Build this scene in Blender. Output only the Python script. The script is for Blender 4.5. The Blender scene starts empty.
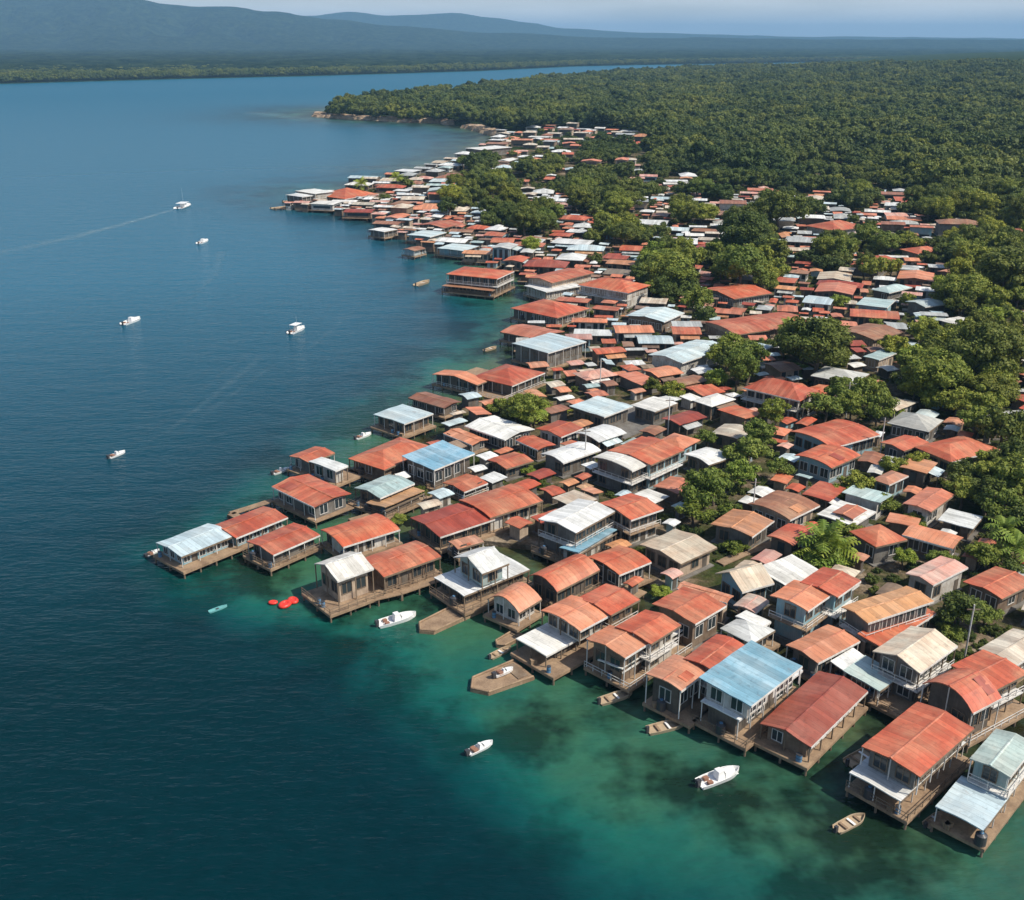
import bpy, math, random
import numpy as np
from mathutils import Vector, noise
random.seed(7)
S = bpy.context.scene
COL = S.collection
R = math.radians
# ------------------------------------------------------------------ camera
H = 80.0; F = 1030.0; PITCH = math.atan(410 / 1030)
cam_d = bpy.data.cameras.new('camera'); cam = bpy.data.objects.new('camera', cam_d); COL.objects.link(cam)
cam.location = (0, 0, H); cam.rotation_euler = (R(90) - PITCH, 0, 0)
cam_d.sensor_width = 36; cam_d.lens = 36 * F / 1024; cam_d.clip_start = 1; cam_d.clip_end = 120000
S.camera = cam
CP_, SP_ = math.cos(PITCH), math.sin(PITCH)
def P(px, py, z=0.0):                       # a picture point -> the point of the place at height z
    u = (px - 512) / F; v = (450 - py) / F
    d = (u, CP_ + v * SP_, -SP_ + v * CP_)
    t = (z - H) / d[2]
    return Vector((d[0] * t, d[1] * t, z))
def proj(x, y, z=0.0):
    dz = z - H
    f = y * CP_ - dz * SP_; up = y * SP_ + dz * CP_
    if f < 1: return (-9999, 9999, 1)
    return (512 + F * x / f, 450 - F * up / f, f)
def inpoly(x, y, poly):
    c = False; n = len(poly); j = n - 1
    for i in range(n):
        xi, yi = poly[i]; xj, yj = poly[j]
        if (yi > y) != (yj > y) and x < (xj - xi) * (y - yi) / (yj - yi) + xi: c = not c
        j = i
    return c
def sstep(a, b, x):
    t = min(1, max(0, (x - a) / (b - a))); return t * t * (3 - 2 * t)
def W(pts): return [tuple(P(a, b)[:2]) for a, b in pts]
SHORE_PX = [(1500, 860), (1150, 745), (1010, 692), (960, 690), (900, 662), (820, 648), (740, 630), (690, 605), (625, 580), (560, 556), (490, 540),
            (440, 522), (395, 505), (385, 470), (440, 440), (470, 405), (520, 375), (545, 340), (570, 312), (560, 290), (505, 266),
            (460, 246), (400, 220), (345, 201), (352, 190), (400, 178), (462, 160), (478, 150), (500, 136), (482, 129), (440, 122),
            (400, 121), (322, 115.5), (322, 113), (345, 108), (394, 104), (429, 98), (468, 94), (506, 89), (545, 83.5), (584, 80),
            (623, 76.5), (694, 71.5), (722, 70)]
LAND = W(SHORE_PX) + [(1500, 4200), (9000, 6500), (9000, -400), (600, -400), (300, 40)]
def ground(x, y):
    d = math.hypot(x, y)
    h = 0.9 + 1.6 * sstep(250, 700, d)
    h += 34 * sstep(900, 2600, y) * sstep(0.14, 0.5, x / max(y, 1))
    h += 5 * sstep(120, 500, y) * sstep(0.3, 0.55, x / max(y, 1))
    return h
# ------------------------------------------------------------------ mesh helper
class MB:
    def __init__(s): s.v = []; s.f = []; s.m = []
    def add(s, vs, fs, m=0):
        o = len(s.v); s.v += [tuple(p) for p in vs]
        for f in fs: s.f.append(tuple(i + o for i in f)); s.m.append(m)
    def box(s, x0, y0, z0, x1, y1, z1, m=0):
        s.add([(x0, y0, z0), (x1, y0, z0), (x1, y1, z0), (x0, y1, z0), (x0, y0, z1), (x1, y0, z1), (x1, y1, z1), (x0, y1, z1)],
              [(3, 2, 1, 0), (4, 5, 6, 7), (0, 1, 5, 4), (1, 2, 6, 5), (2, 3, 7, 6), (3, 0, 4, 7)], m)
    def tube(s, a, b, r0, r1, n=6, m=0):
        a = Vector(a); b = Vector(b); d = (b - a).normalized()
        q = d.orthogonal().normalized(); w = d.cross(q)
        vs = []
        for p, r in ((a, r0), (b, r1)):
            for k in range(n):
                t = 2 * math.pi * k / n; vs.append(p + (q * math.cos(t) + w * math.sin(t)) * r)
        s.add(vs, [(k, (k + 1) % n, n + (k + 1) % n, n + k) for k in range(n)] + [tuple(range(n - 1, -1, -1)), tuple(range(n, 2 * n))], m)
    def mesh(s, name, mats, smooth=False):
        me = bpy.data.meshes.new(name); me.from_pydata(s.v, [], s.f)
        for m in (mats if isinstance(mats, (list, tuple)) else [mats]): me.materials.append(m)
        if any(s.m): me.polygons.foreach_set('material_index', s.m)
        if smooth: me.polygons.foreach_set('use_smooth', [True] * len(s.f))
        me.update(); return me
    def build(s, name, mats, parent=None, smooth=False):
        return obj(name, s.mesh(name, mats, smooth), parent)
def obj(name, me, parent=None, loc=(0, 0, 0), rz=0.0, sc=(1, 1, 1)):
    o = bpy.data.objects.new(name, me); COL.objects.link(o); o.parent = parent
    o.location = loc; o.rotation_euler = (0, 0, rz); o.scale = sc
    return o
def empty(name, loc, rz=0.0): return obj(name, None, None, loc, rz)
def tag(o, label=None, cat=None, group=None, kind=None):
    for k, v in (('label', label), ('category', cat), ('group', group), ('kind', kind)):
        if v: o[k] = v
    return o
# ------------------------------------------------------------------ materials
class N:
    def __init__(s, name):
        s.mat = bpy.data.materials.new(name); s.mat.use_nodes = True; s.t = s.mat.node_tree
        s.b = s.t.nodes['Principled BSDF']; s.out = s.t.nodes['Material Output']
    def n(s, ty, **kw):
        nd = s.t.nodes.new(ty)
        for k, v in kw.items(): setattr(nd, k, v)
        return nd
    def l(s, a, b): s.t.links.new(a, b)
    def coord(s, scale=(1, 1, 1), rnd=True, kind='Object'):
        tc = s.n('ShaderNodeTexCoord'); mp = s.n('ShaderNodeMapping'); mp.inputs['Scale'].default_value = scale
        s.l(tc.outputs[kind], mp.inputs['Vector'])
        if rnd:
            oi = s.n('ShaderNodeObjectInfo'); mm = s.n('ShaderNodeMath', operation='MULTIPLY'); mm.inputs[1].default_value = 91.7
            s.l(oi.outputs['Random'], mm.inputs[0]); s.l(mm.outputs[0], mp.inputs['Location'])
        return mp.outputs[0]
    def noise(s, vec, sc, det=4, rough=0.6):
        nt = s.n('ShaderNodeTexNoise'); nt.inputs['Scale'].default_value = sc; nt.inputs['Detail'].default_value = det
        nt.inputs['Roughness'].default_value = rough; s.l(vec, nt.inputs['Vector']); return nt.outputs['Fac']
    def ramp(s, fac, stops):
        r = s.n('ShaderNodeValToRGB'); e = r.color_ramp.elements
        while len(e) < len(stops): e.new(0.5)
        for i, (p, c) in enumerate(stops):
            e[i].position = p; e[i].color = (c, c, c, 1) if isinstance(c, (int, float)) else (*c, 1)
        s.l(fac, r.inputs[0]); return r.outputs[0]
    def mix(s, a, b, fac, mode='MIX'):
        m = s.n('ShaderNodeMix', data_type='RGBA', blend_type=mode)
        for v, i in ((fac, 0), (a, 6), (b, 7)):
            if hasattr(v, 'is_linked'): s.l(v, m.inputs[i])
            elif isinstance(v, (int, float)): m.inputs[i].default_value = v if i == 0 else (v, v, v, 1)
            else: m.inputs[i].default_value = (*v, 1)
        return m.outputs[2]
    def bump(s, h, st, dist=0.1):
        b = s.n('ShaderNodeBump'); b.inputs['Strength'].default_value = st; b.inputs['Distance'].default_value = dist
        s.l(h, b.inputs['Height']); s.l(b.outputs[0], s.b.inputs['Normal'])
    def col(s, c):
        if hasattr(c, 'is_linked'): s.l(c, s.b.inputs['Base Color'])
        else: s.b.inputs['Base Color'].default_value = (*c, 1)
    def rough(s, r): s.b.inputs['Roughness'].default_value = r
def sc3(c, k): return tuple(min(1, x * k) for x in c)
def lerp3(a, b, t): return tuple(x + (y - x) * t for x, y in zip(a, b))
def roof_mat(name, c, worn, amt=0.5):
    m = N(name); v = m.coord()
    big = m.noise(v, 0.22, 5, 0.62)
    f1 = m.ramp(big, [(0.42, 0.0), (0.42 + 0.30, amt)])
    col = m.mix(c, worn, f1)
    streak = m.noise(m.coord((2.6, 0.25, 0.25)), 1.0, 3)
    col = m.mix(col, m.ramp(streak, [(0.3, 0.72), (0.7, 1.12)]), 0.55, 'MULTIPLY')
    # sheets laid side by side, each a touch different
    tc = m.n('ShaderNodeTexCoord'); sx = m.n('ShaderNodeSeparateXYZ'); m.l(tc.outputs['Object'], sx.inputs[0])
    mu = m.n('ShaderNodeMath', operation='MULTIPLY'); mu.inputs[1].default_value = 1.15; m.l(sx.outputs['X'], mu.inputs[0])
    fl = m.n('ShaderNodeMath', operation='FLOOR'); m.l(mu.outputs[0], fl.inputs[0])
    oi = m.n('ShaderNodeObjectInfo'); ad = m.n('ShaderNodeMath', operation='ADD'); m.l(fl.outputs[0], ad.inputs[0]); m.l(oi.outputs['Random'], ad.inputs[1])
    wn = m.n('ShaderNodeTexWhiteNoise', noise_dimensions='1D'); m.l(ad.outputs[0], wn.inputs['W'])
    col = m.mix(col, m.ramp(wn.outputs['Value'], [(0, 0.74), (1, 1.14)]), 0.9, 'MULTIPLY')
    fr = m.n('ShaderNodeMath', operation='FRACT'); m.l(mu.outputs[0], fr.inputs[0])
    col = m.mix(col, m.ramp(fr.outputs[0], [(0.0, 0.55), (0.12, 1.0)]), 0.85, 'MULTIPLY')
    dirt = m.noise(v, 1.3, 6, 0.7)
    col = m.mix(col, m.ramp(dirt, [(0.34, 0.5), (0.46, 1.0)]), 0.5, 'MULTIPLY')
    rust = m.noise(m.coord((0.9, 0.35, 0.35)), 0.7, 6, 0.75)
    col = m.mix(col, (0.20, 0.105, 0.06), m.ramp(rust, [(0.60, 0.0), (0.74, 0.6)]))
    warm = c[0] > 1.5 * c[2]
    ob = m.ramp(oi.outputs['Random'], [(0, (0.78, 0.80, 0.80)), (0.35, (1.0, 0.98, 0.96)), (0.7, (1.08, 1.16, 1.02)), (1, (0.86, 1.08, 1.10))] if warm else [(0, (0.80, 0.81, 0.80)), (0.4, (1, 1, 1)), (0.7, (1.06, 1.04, 1.0)), (1, (0.90, 0.86, 0.80))])
    col = m.mix(col, ob, 1.0, 'MULTIPLY')
    m.col(col); m.rough(0.55)
    m.bump(fr.outputs[0], 0.25, 0.05)
    return m.mat
RC = dict(red=(0.48, 0.100, 0.050), darkred=(0.34, 0.062, 0.036), salmon=(0.60, 0.20, 0.11), orange=(0.60, 0.27, 0.13),
          rust=(0.30, 0.12, 0.07), brown=(0.22, 0.14, 0.10), white=(0.78, 0.79, 0.77), grey=(0.42, 0.44, 0.43),
          teal=(0.42, 0.55, 0.54), paleblue=(0.50, 0.62, 0.66), blue=(0.19, 0.38, 0.50), cream=(0.64, 0.58, 0.47), pink=(0.62, 0.30, 0.24))
RW = dict(red=(0.56, 0.25, 0.15), darkred=(0.42, 0.13, 0.09), salmon=(0.66, 0.32, 0.22), orange=(0.52, 0.30, 0.2),
          rust=(0.42, 0.25, 0.17), brown=(0.34, 0.25, 0.19), white=(0.50, 0.50, 0.46), grey=(0.60, 0.60, 0.57),
          teal=(0.60, 0.66, 0.62), paleblue=(0.62, 0.66, 0.63), blue=(0.42, 0.55, 0.62), cream=(0.45, 0.28, 0.18), pink=(0.60, 0.50, 0.44))
ROOF = {k: roof_mat('roof_' + k, RC[k], RW[k], 0.75) for k in RC}
def wall_mat(name, c, c2, sc=1.0):
    m = N(name); v = m.coord()
    col = m.mix(c, c2, m.ramp(m.noise(v, 0.5, 5, 0.65), [(0.38, 0.0), (0.66, 0.9)]))
    st = m.noise(m.coord((2.5, 2.5, 0.3)), 1.6, 3)
    col = m.mix(col, m.ramp(st, [(0.3, 0.6), (0.7, 1.1)]), 0.6, 'MULTIPLY')
    m.col(col); m.rough(0.85); m.bump(st, 0.3, 0.05); return m.mat
WALL = dict(wood=wall_mat('wall_wood', (0.15, 0.10, 0.065), (0.28, 0.21, 0.15)), white=wall_mat('wall_white', (0.60, 0.59, 0.55), (0.34, 0.29, 0.23)),
            grey=wall_mat('wall_grey', (0.20, 0.19, 0.17), (0.11, 0.095, 0.08)), blue=wall_mat('wall_blue', (0.22, 0.40, 0.46), (0.36, 0.40, 0.40)),
            cream=wall_mat('wall_cream', (0.48, 0.38, 0.28), (0.30, 0.22, 0.16)), dark=wall_mat('wall_dark', (0.09, 0.075, 0.06), (0.16, 0.13, 0.10)),
            teal=wall_mat('wall_teal', (0.26, 0.38, 0.38), (0.40, 0.42, 0.38)))
M = {}
M['deck'] = wall_mat('deck_planks', (0.36, 0.25, 0.155), (0.20, 0.13, 0.08))
M['stilt'] = wall_mat('stilt_wood', (0.16, 0.11, 0.07), (0.26, 0.20, 0.14))
M['trim'] = wall_mat('white_trim', (0.72, 0.71, 0.68), (0.52, 0.48, 0.42))
def plain(name, c, r=0.5, metal=0, nz=0.3):
    m = N(name); v = m.coord()
    m.col(m.mix(c, sc3(c, 0.6), m.ramp(m.noise(v, 1.7, 4), [(0.4, 0.0), (0.75, nz)]))); m.rough(r)
    m.b.inputs['Metallic'].default_value = metal; return m.mat
M['glass'] = plain('window_glass', (0.035, 0.045, 0.05), 0.12)
M['gelcoat'] = plain('boat_white', (0.80, 0.80, 0.78), 0.3, 0, 0.15)
M['boatdark'] = plain('boat_dark', (0.05, 0.05, 0.055), 0.4)
M['boatwood'] = plain('boat_wood', (0.42, 0.32, 0.21), 0.7)
M['seat'] = plain('boat_seat', (0.28, 0.14, 0.09), 0.7)
M['redplastic'] = plain('red_plastic', (0.75, 0.05, 0.03), 0.4, 0, 0.2)
M['cyan'] = plain('faded_cyan_paint', (0.16, 0.42, 0.42), 0.5)
M['bark'] = wall_mat('bark', (0.16, 0.12, 0.085), (0.09, 0.07, 0.05))
M['steel'] = plain('galvanised_steel', (0.45, 0.46, 0.47), 0.4, 0.6)
M['tank'] = plain('blue_tank_plastic', (0.10, 0.22, 0.36), 0.5)
def leaf_mat(name, a, b, c, isl=0.55):
    m = N(name)
    oi = m.n('ShaderNodeObjectInfo')
    g = m.n('ShaderNodeNewGeometry')
    v = m.coord((1, 1, 1), False)
    n1 = m.noise(v, 0.9, 3)
    col = m.mix(a, b, m.ramp(n1, [(0.36, 0.0), (0.64, 1.0)]))
    col = m.mix(col, c, m.ramp(g.outputs['Random Per Island'], [(0.55, 0.0), (1.0, isl)]))
    col = m.mix(col, m.ramp(oi.outputs['Random'], [(0, (0.72, 0.80, 0.8)), (0.5, (1, 1, 1)), (1, (1.28, 1.15, 0.9))]), 0.8, 'MULTIPLY')
    wn = m.n('ShaderNodeTexNoise'); wn.inputs['Scale'].default_value = 0.012; wn.inputs['Detail'].default_value = 5; m.l(g.outputs['Position'], wn.inputs['Vector'])
    col = m.mix(col, m.ramp(wn.outputs['Fac'], [(0.36, (0.62, 0.74, 0.72)), (0.5, (1, 1, 1)), (0.64, (1.3, 1.2, 1.0))]), 0.9, 'MULTIPLY')
    m.col(col); m.rough(0.65); m.b.inputs['Specular IOR Level'].default_value = 0.25
    tr = m.n('ShaderNodeBsdfTranslucent'); m.l(col, tr.inputs[0]); ms = m.n('ShaderNodeMixShader'); ms.inputs[0].default_value = 0.22
    m.l(m.b.outputs[0], ms.inputs[1]); m.l(tr.outputs[0], ms.inputs[2]); m.l(ms.outputs[0], m.out.inputs[0])
    return m.mat
M['leaf'] = leaf_mat('foliage_green', (0.095, 0.140, 0.020), (0.23, 0.265, 0.040), (0.38, 0.40, 0.09))
M['leafdark'] = leaf_mat('foliage_dark', (0.060, 0.090, 0.016), (0.14, 0.17, 0.030), (0.24, 0.26, 0.06))
M['leafbright'] = leaf_mat('foliage_bright', (0.14, 0.21, 0.025), (0.27, 0.33, 0.045), (0.42, 0.45, 0.10))
M['wood1'] = leaf_mat('forest_green', (0.085, 0.118, 0.022), (0.155, 0.185, 0.038), (0.21, 0.235, 0.06), 0.35)
M['wood2'] = leaf_mat('forest_dark', (0.052, 0.080, 0.018), (0.105, 0.136, 0.030), (0.15, 0.175, 0.045), 0.35)
# ------------------------------------------------------------------ world and sun
SUN_EL = R(50); sun_dir = Vector((0.93, -0.36, 0)).normalized()
w = bpy.data.worlds.new('World'); S.world = w; w.use_nodes = True
bg = w.node_tree.nodes['Background']; sky = w.node_tree.nodes.new('ShaderNodeTexSky'); sky.sky_type = 'NISHITA'; sky.sun_disc = False
sky.sun_elevation = SUN_EL; sky.sun_rotation = math.atan2(sun_dir.x, sun_dir.y); sky.air_density = 1.0; sky.dust_density = 1.4; sky.altitude = 100
wt = w.node_tree; tcw = wt.nodes.new('ShaderNodeTexCoord'); sxw = wt.nodes.new('ShaderNodeSeparateXYZ'); wt.links.new(tcw.outputs['Generated'], sxw.inputs[0])
mpw = wt.nodes.new('ShaderNodeMapping'); mpw.inputs['Scale'].default_value = (3, 3, 22); wt.links.new(tcw.outputs['Generated'], mpw.inputs[0])
nzw = wt.nodes.new('ShaderNodeTexNoise'); nzw.inputs['Scale'].default_value = 2.2; nzw.inputs['Detail'].default_value = 6; wt.links.new(mpw.outputs[0], nzw.inputs['Vector'])
rz1 = wt.nodes.new('ShaderNodeMapRange'); rz1.inputs['From Min'].default_value = 0.0; rz1.inputs['From Max'].default_value = 0.22; rz1.inputs['To Min'].default_value = 0.85; rz1.inputs['To Max'].default_value = 0.0; wt.links.new(sxw.outputs['Z'], rz1.inputs['Value'])
rz2 = wt.nodes.new('ShaderNodeMapRange'); rz2.inputs['From Min'].default_value = 0.35; rz2.inputs['From Max'].default_value = 0.65; rz2.inputs['To Min'].default_value = 0.6; rz2.inputs['To Max'].default_value = 1.0; wt.links.new(nzw.outputs['Fac'], rz2.inputs['Value'])
muw = wt.nodes.new('ShaderNodeMath'); muw.operation = 'MULTIPLY'; wt.links.new(rz1.outputs[0], muw.inputs[0]); wt.links.new(rz2.outputs[0], muw.inputs[1])
mxw = wt.nodes.new('ShaderNodeMix'); mxw.data_type = 'RGBA'; wt.links.new(muw.outputs[0], mxw.inputs[0]); wt.links.new(sky.outputs[0], mxw.inputs[6]); mxw.inputs[7].default_value = (8.0, 8.1, 8.0, 1)
wt.links.new(mxw.outputs[2], bg.inputs[0]); bg.inputs[1].default_value = 0.125
sd = bpy.data.lights.new('sun', 'SUN'); sd.energy = 5.0; sd.angle = R(0.5); sd.color = (1.0, 0.92, 0.80)
so = bpy.data.objects.new('sun', sd); COL.objects.link(so)
tosun = Vector((sun_dir.x * math.cos(SUN_EL), sun_dir.y * math.cos(SUN_EL), math.sin(SUN_EL)))
so.rotation_euler = tosun.to_track_quat('Z', 'Y').to_euler(); so.location = (200, 0, 400)
S.view_settings.view_transform = 'Standard'; S.view_settings.look = 'None'; S.view_settings.exposure = 0.1
# ------------------------------------------------------------------ water
def dist_poly(X, Y, pts, closed=False):
    D = np.full(X.shape, 1e9)
    n = len(pts)
    for i in range(n if closed else n - 1):
        ax, ay = pts[i]; bx, by = pts[(i + 1) % n]
        dx, dy = bx - ax, by - ay; L2 = dx * dx + dy * dy + 1e-9
        t = np.clip(((X - ax) * dx + (Y - ay) * dy) / L2, 0, 1)
        D = np.minimum(D, np.hypot(X - ax - t * dx, Y - ay - t * dy))
    return D
def axis(lo, fa, fb, step, hi, g):
    a = []; x = fa; s = step
    while x > lo: s *= g; x -= s; a.append(max(x, lo))
    a = a[::-1]; x = fa
    while x < fb: a.append(x); x += step
    s = step
    while x < hi: a.append(x); s *= g; x += s
    a.append(hi); return np.array(a)
xs = axis(-32000, -220, 220, 4, 32000, 1.07); ys = axis(-3000, 30, 420, 4, 32000, 1.045)
X, Y = np.meshgrid(xs, ys)
GREEN = W([(1500, 980), (900, 985), (700, 915), (600, 870), (520, 820), (470, 765), (400, 715), (330, 672), (260, 638), (205, 612), (160, 578), (135, 550),
           (200, 512), (250, 480), (330, 420), (400, 372), (450, 330), (420, 262), (370, 225), (262, 203), (262, 190), (360, 176), (440, 156), (455, 140),
           (430, 128), (300, 121), (250, 118), (280, 108), (330, 108)]) + [(9000, 4500), (9000, -400)]
inside = np.zeros(X.shape, bool); j = len(GREEN) - 1
for i in range(len(GREEN)):
    xi, yi = GREEN[i]; xj, yj = GREEN[j]
    inside ^= ((yi > Y) != (yj > Y)) & (X < (xj - xi) * (Y - yi) / (yj - yi + 1e-9) + xi); j = i
D = dist_poly(X, Y, GREEN, True) * np.where(inside, 1, -1)
scale = np.clip(np.hypot(X, Y) * 0.075, 12, 100)
shoal = 1 / (1 + np.exp(np.clip(-D / scale * 2.6, -40, 40)))
Dsh = dist_poly(X, Y, W(SHORE_PX))
shore = np.exp(-Dsh / (9 + 16 * np.clip((X + 10) / 60, 0, 1))) * (np.hypot(X, Y) < 700) + np.exp(-Dsh / 30.0) * (np.hypot(X, Y) >= 700)
nx, ny = len(xs), len(ys)
me = bpy.data.meshes.new('sea')
vs = np.stack([X.ravel(), Y.ravel(), np.zeros(X.size)], 1)
fs = [(r * nx + c, r * nx + c + 1, (r + 1) * nx + c + 1, (r + 1) * nx + c) for r in range(ny - 1) for c in range(nx - 1)]
me.from_pydata(vs.tolist(), [], fs)
sheen = np.clip((np.hypot(X, Y) - 135) / 260, 0, 1) * np.clip(1 - shoal, 0, 1)  # painted sky reflection: grows with distance from the camera, outside the shoals
for nm, arr in (('shoal', shoal), ('shore', shore), ('sky_sheen', sheen), ('chop', np.clip(np.hypot(X, Y) / 1800, 0, 1))):
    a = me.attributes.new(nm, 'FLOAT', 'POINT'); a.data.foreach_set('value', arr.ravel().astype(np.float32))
m = N('sea_water')
def attr(m, nm):
    a = m.n('ShaderNodeAttribute', attribute_name=nm); return a.outputs['Fac']
v = m.coord((1, 1, 1), False)
big = m.noise(v, 0.018, 5, 0.6)
ad = m.n('ShaderNodeMath', operation='ADD'); m.l(attr(m, 'shoal'), ad.inputs[0])
mr = m.n('ShaderNodeMapRange'); mr.inputs['From Min'].default_value = 0.3; mr.inputs['From Max'].default_value = 0.7; mr.inputs['To Min'].default_value = -0.28; mr.inputs['To Max'].default_value = 0.22
m.l(big, mr.inputs['Value']); m.l(mr.outputs[0], ad.inputs[1])
col = m.ramp(ad.outputs[0], [(0.0, (0.0002, 0.019, 0.025)), (0.30, (0.0003, 0.025, 0.031)), (0.55, (0.0012, 0.054, 0.054)), (0.78, (0.006, 0.094, 0.074)), (1.0, (0.032, 0.122, 0.066))])
col = m.mix(col, (0.006, 0.096, 0.160), attr(m, 'sky_sheen'))  # sky reflected at grazing view, mixed into the base colour as lighter blue
sh2 = m.n('ShaderNodeMath', operation='MULTIPLY'); m.l(attr(m, 'shore'), sh2.inputs[0]); m.l(m.ramp(m.noise(v, 0.12, 5, 0.65), [(0.3, 0.35), (0.65, 1.5)]), sh2.inputs[1])
col = m.mix(col, (0.085, 0.088, 0.036), sh2.outputs[0])
patch = m.ramp(m.noise(v, 0.045, 5, 0.6), [(0.46, 1.0), (0.56, 0.16)])
pm = m.n('ShaderNodeMath', operation='MULTIPLY'); m.l(attr(m, 'shoal'), pm.inputs[0]); pm.inputs[1].default_value = 0.95
col = m.mix(col, patch, pm.outputs[0], 'MULTIPLY')
col = m.mix(col, m.ramp(m.noise(v, 0.5, 4, 0.6), [(0.3, 0.8), (0.7, 1.2)]), 0.5, 'MULTIPLY')
m.col(col); m.b.inputs['Specular IOR Level'].default_value = 0.27
m.l(m.ramp(attr(m, 'chop'), [(0.0, 0.13), (0.35, 0.26), (1.0, 0.42)]), m.b.inputs['Roughness']); m.b.inputs['IOR'].default_value = 1.33
w1 = m.noise(m.coord((0.35, 1.0, 1), False), 1.1, 3, 0.6); w2 = m.noise(m.coord((0.5, 1.0, 1), False), 0.16, 4, 0.6)
wm = m.n('ShaderNodeMath', operation='ADD'); m.l(w1, wm.inputs[0])
wq = m.n('ShaderNodeMath', operation='MULTIPLY'); m.l(w2, wq.inputs[0]); wq.inputs[1].default_value = 2.6; m.l(wq.outputs[0], wm.inputs[1])
m.bump(wm.outputs[0], 0.55, 0.35)
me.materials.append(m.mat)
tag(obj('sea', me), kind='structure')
# ------------------------------------------------------------------ land
m = N('village_ground'); v = m.coord((1, 1, 1), False)
c = m.ramp(m.noise(v, 0.10, 6, 0.7), [(0.36, (0.035, 0.055, 0.015)), (0.47, (0.075, 0.075, 0.035)), (0.57, (0.17, 0.13, 0.085)), (0.70, (0.36, 0.29, 0.21))])
c = m.mix(c, m.ramp(m.noise(v, 1.1, 5, 0.7), [(0.3, 0.45), (0.7, 1.3)]), 0.9, 'MULTIPLY')
m.col(c); m.rough(0.95); m.bump(m.noise(v, 0.9, 5), 0.8, 0.6); m.b.inputs['Specular IOR Level'].default_value = 0.0; M['ground'] = m.mat
m = N('forest_floor'); v = m.coord((1, 1, 1), False)
c = m.ramp(m.noise(v, 0.05, 6, 0.7), [(0.35, (0.02, 0.04, 0.012)), (0.65, (0.055, 0.08, 0.022))])
m.col(c); m.rough(0.95); m.bump(m.noise(v, 0.08, 6, 0.7), 1.0, 12); m.b.inputs['Specular IOR Level'].default_value = 0.0; M['forest_floor'] = m.mat
def land_mesh(name, poly, zf, mats, step0=14, skirt=-1.5):
    import bmesh
    bm = bmesh.new()
    vsb = [bm.verts.new((x, y, 0)) for x, y in poly]
    from mathutils.geometry import delaunay_2d_cdt
    n_ = len(poly); res = delaunay_2d_cdt([Vector(q) for q in poly], [(i, (i + 1) % n_) for i in range(n_)], [tuple(range(n_))], 1, 1e-4)
    bm.clear(); nv = [bm.verts.new((q.x, q.y, 0)) for q in res[0]]
    for f in res[2]:
        try: bm.faces.new([nv[i] for i in f])
        except ValueError: pass
    # cut the sheet by distance bands so that it can follow the rise of the ground
    ymax = max(p[1] for p in poly); y = 60
    while y < ymax:
        bmesh.ops.bisect_plane(bm, geom=bm.verts[:] + bm.edges[:] + bm.faces[:], plane_co=(0, y, 0), plane_no=(0, 1, 0)); y *= 1.12
    for k in [i * 0.08 - 0.4 for i in range(20)]:
        bmesh.ops.bisect_plane(bm, geom=bm.verts[:] + bm.edges[:] + bm.faces[:], plane_co=(0, 0, 0), plane_no=Vector((1, -k, 0)).normalized())
    edges = [e for e in bm.edges if len(e.link_faces) == 1]
    for vv in bm.verts: vv.co.z = zf(vv.co.x, vv.co.y)
    r = bmesh.ops.extrude_edge_only(bm, edges=edges)
    for g in r['geom']:
        if isinstance(g, bmesh.types.BMVert): g.co.z = skirt
    bmesh.ops.recalc_face_normals(bm, faces=bm.faces[:])
    me = bpy.data.meshes.new(name); bm.to_mesh(me); bm.free()
    for q in mats: me.materials.append(q)
    if len(mats) > 1:
        for p in me.polygons:
            x, y, _ = p.center; px = proj(x, y, 1)
            p.material_index = 1 if (px[1] < 150 or y > 800) else 0
    return obj(name, me)
# roughen the shoreline a little so that it is not a run of straight lines
def rough_line(pts, amp, maxseg):
    out = []
    for i in range(len(pts) - 1):
        a = Vector(pts[i]); b = Vector(pts[i + 1]); L = (b - a).length
        n = max(1, min(60, int(L / maxseg)))
        for k in range(n):
            p = a.lerp(b, k / n); q = noise.noise(Vector((p.x * 0.07, p.y * 0.07, 3))); q2 = noise.noise(Vector((p.x * 0.07, p.y * 0.07, 9)))
            out.append((p.x + q * amp, p.y + q2 * amp))
    out.append(tuple(pts[-1])); return out
nsh = len(SHORE_PX)
LANDR = rough_line(LAND[:nsh], 7, 7) + LAND[nsh:]
tag(land_mesh('ground', LANDR, ground, [M['ground'], M['forest_floor']]), kind='structure')
# far bank of the channel
FARPX = [(-900, 96), (-500, 91), (-200, 87.5), (0, 84), (120, 80.5), (200, 78.5), (300, 76.2), (400, 73.5), (480, 71), (573, 66.5), (640, 65), (700, 64.2), (800, 62.5), (1000, 61), (1300, 60)]
FAR = W(FARPX)
def far_h(x, y): return 1.2
FARP = rough_line(FAR, 14, 60)
tag(land_mesh('far_shore', FARP + [(26000, 3600), (26000, 9000), (-26000, 9000), (-26000, 1200)], far_h, [M['forest_floor']]), kind='structure')
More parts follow.
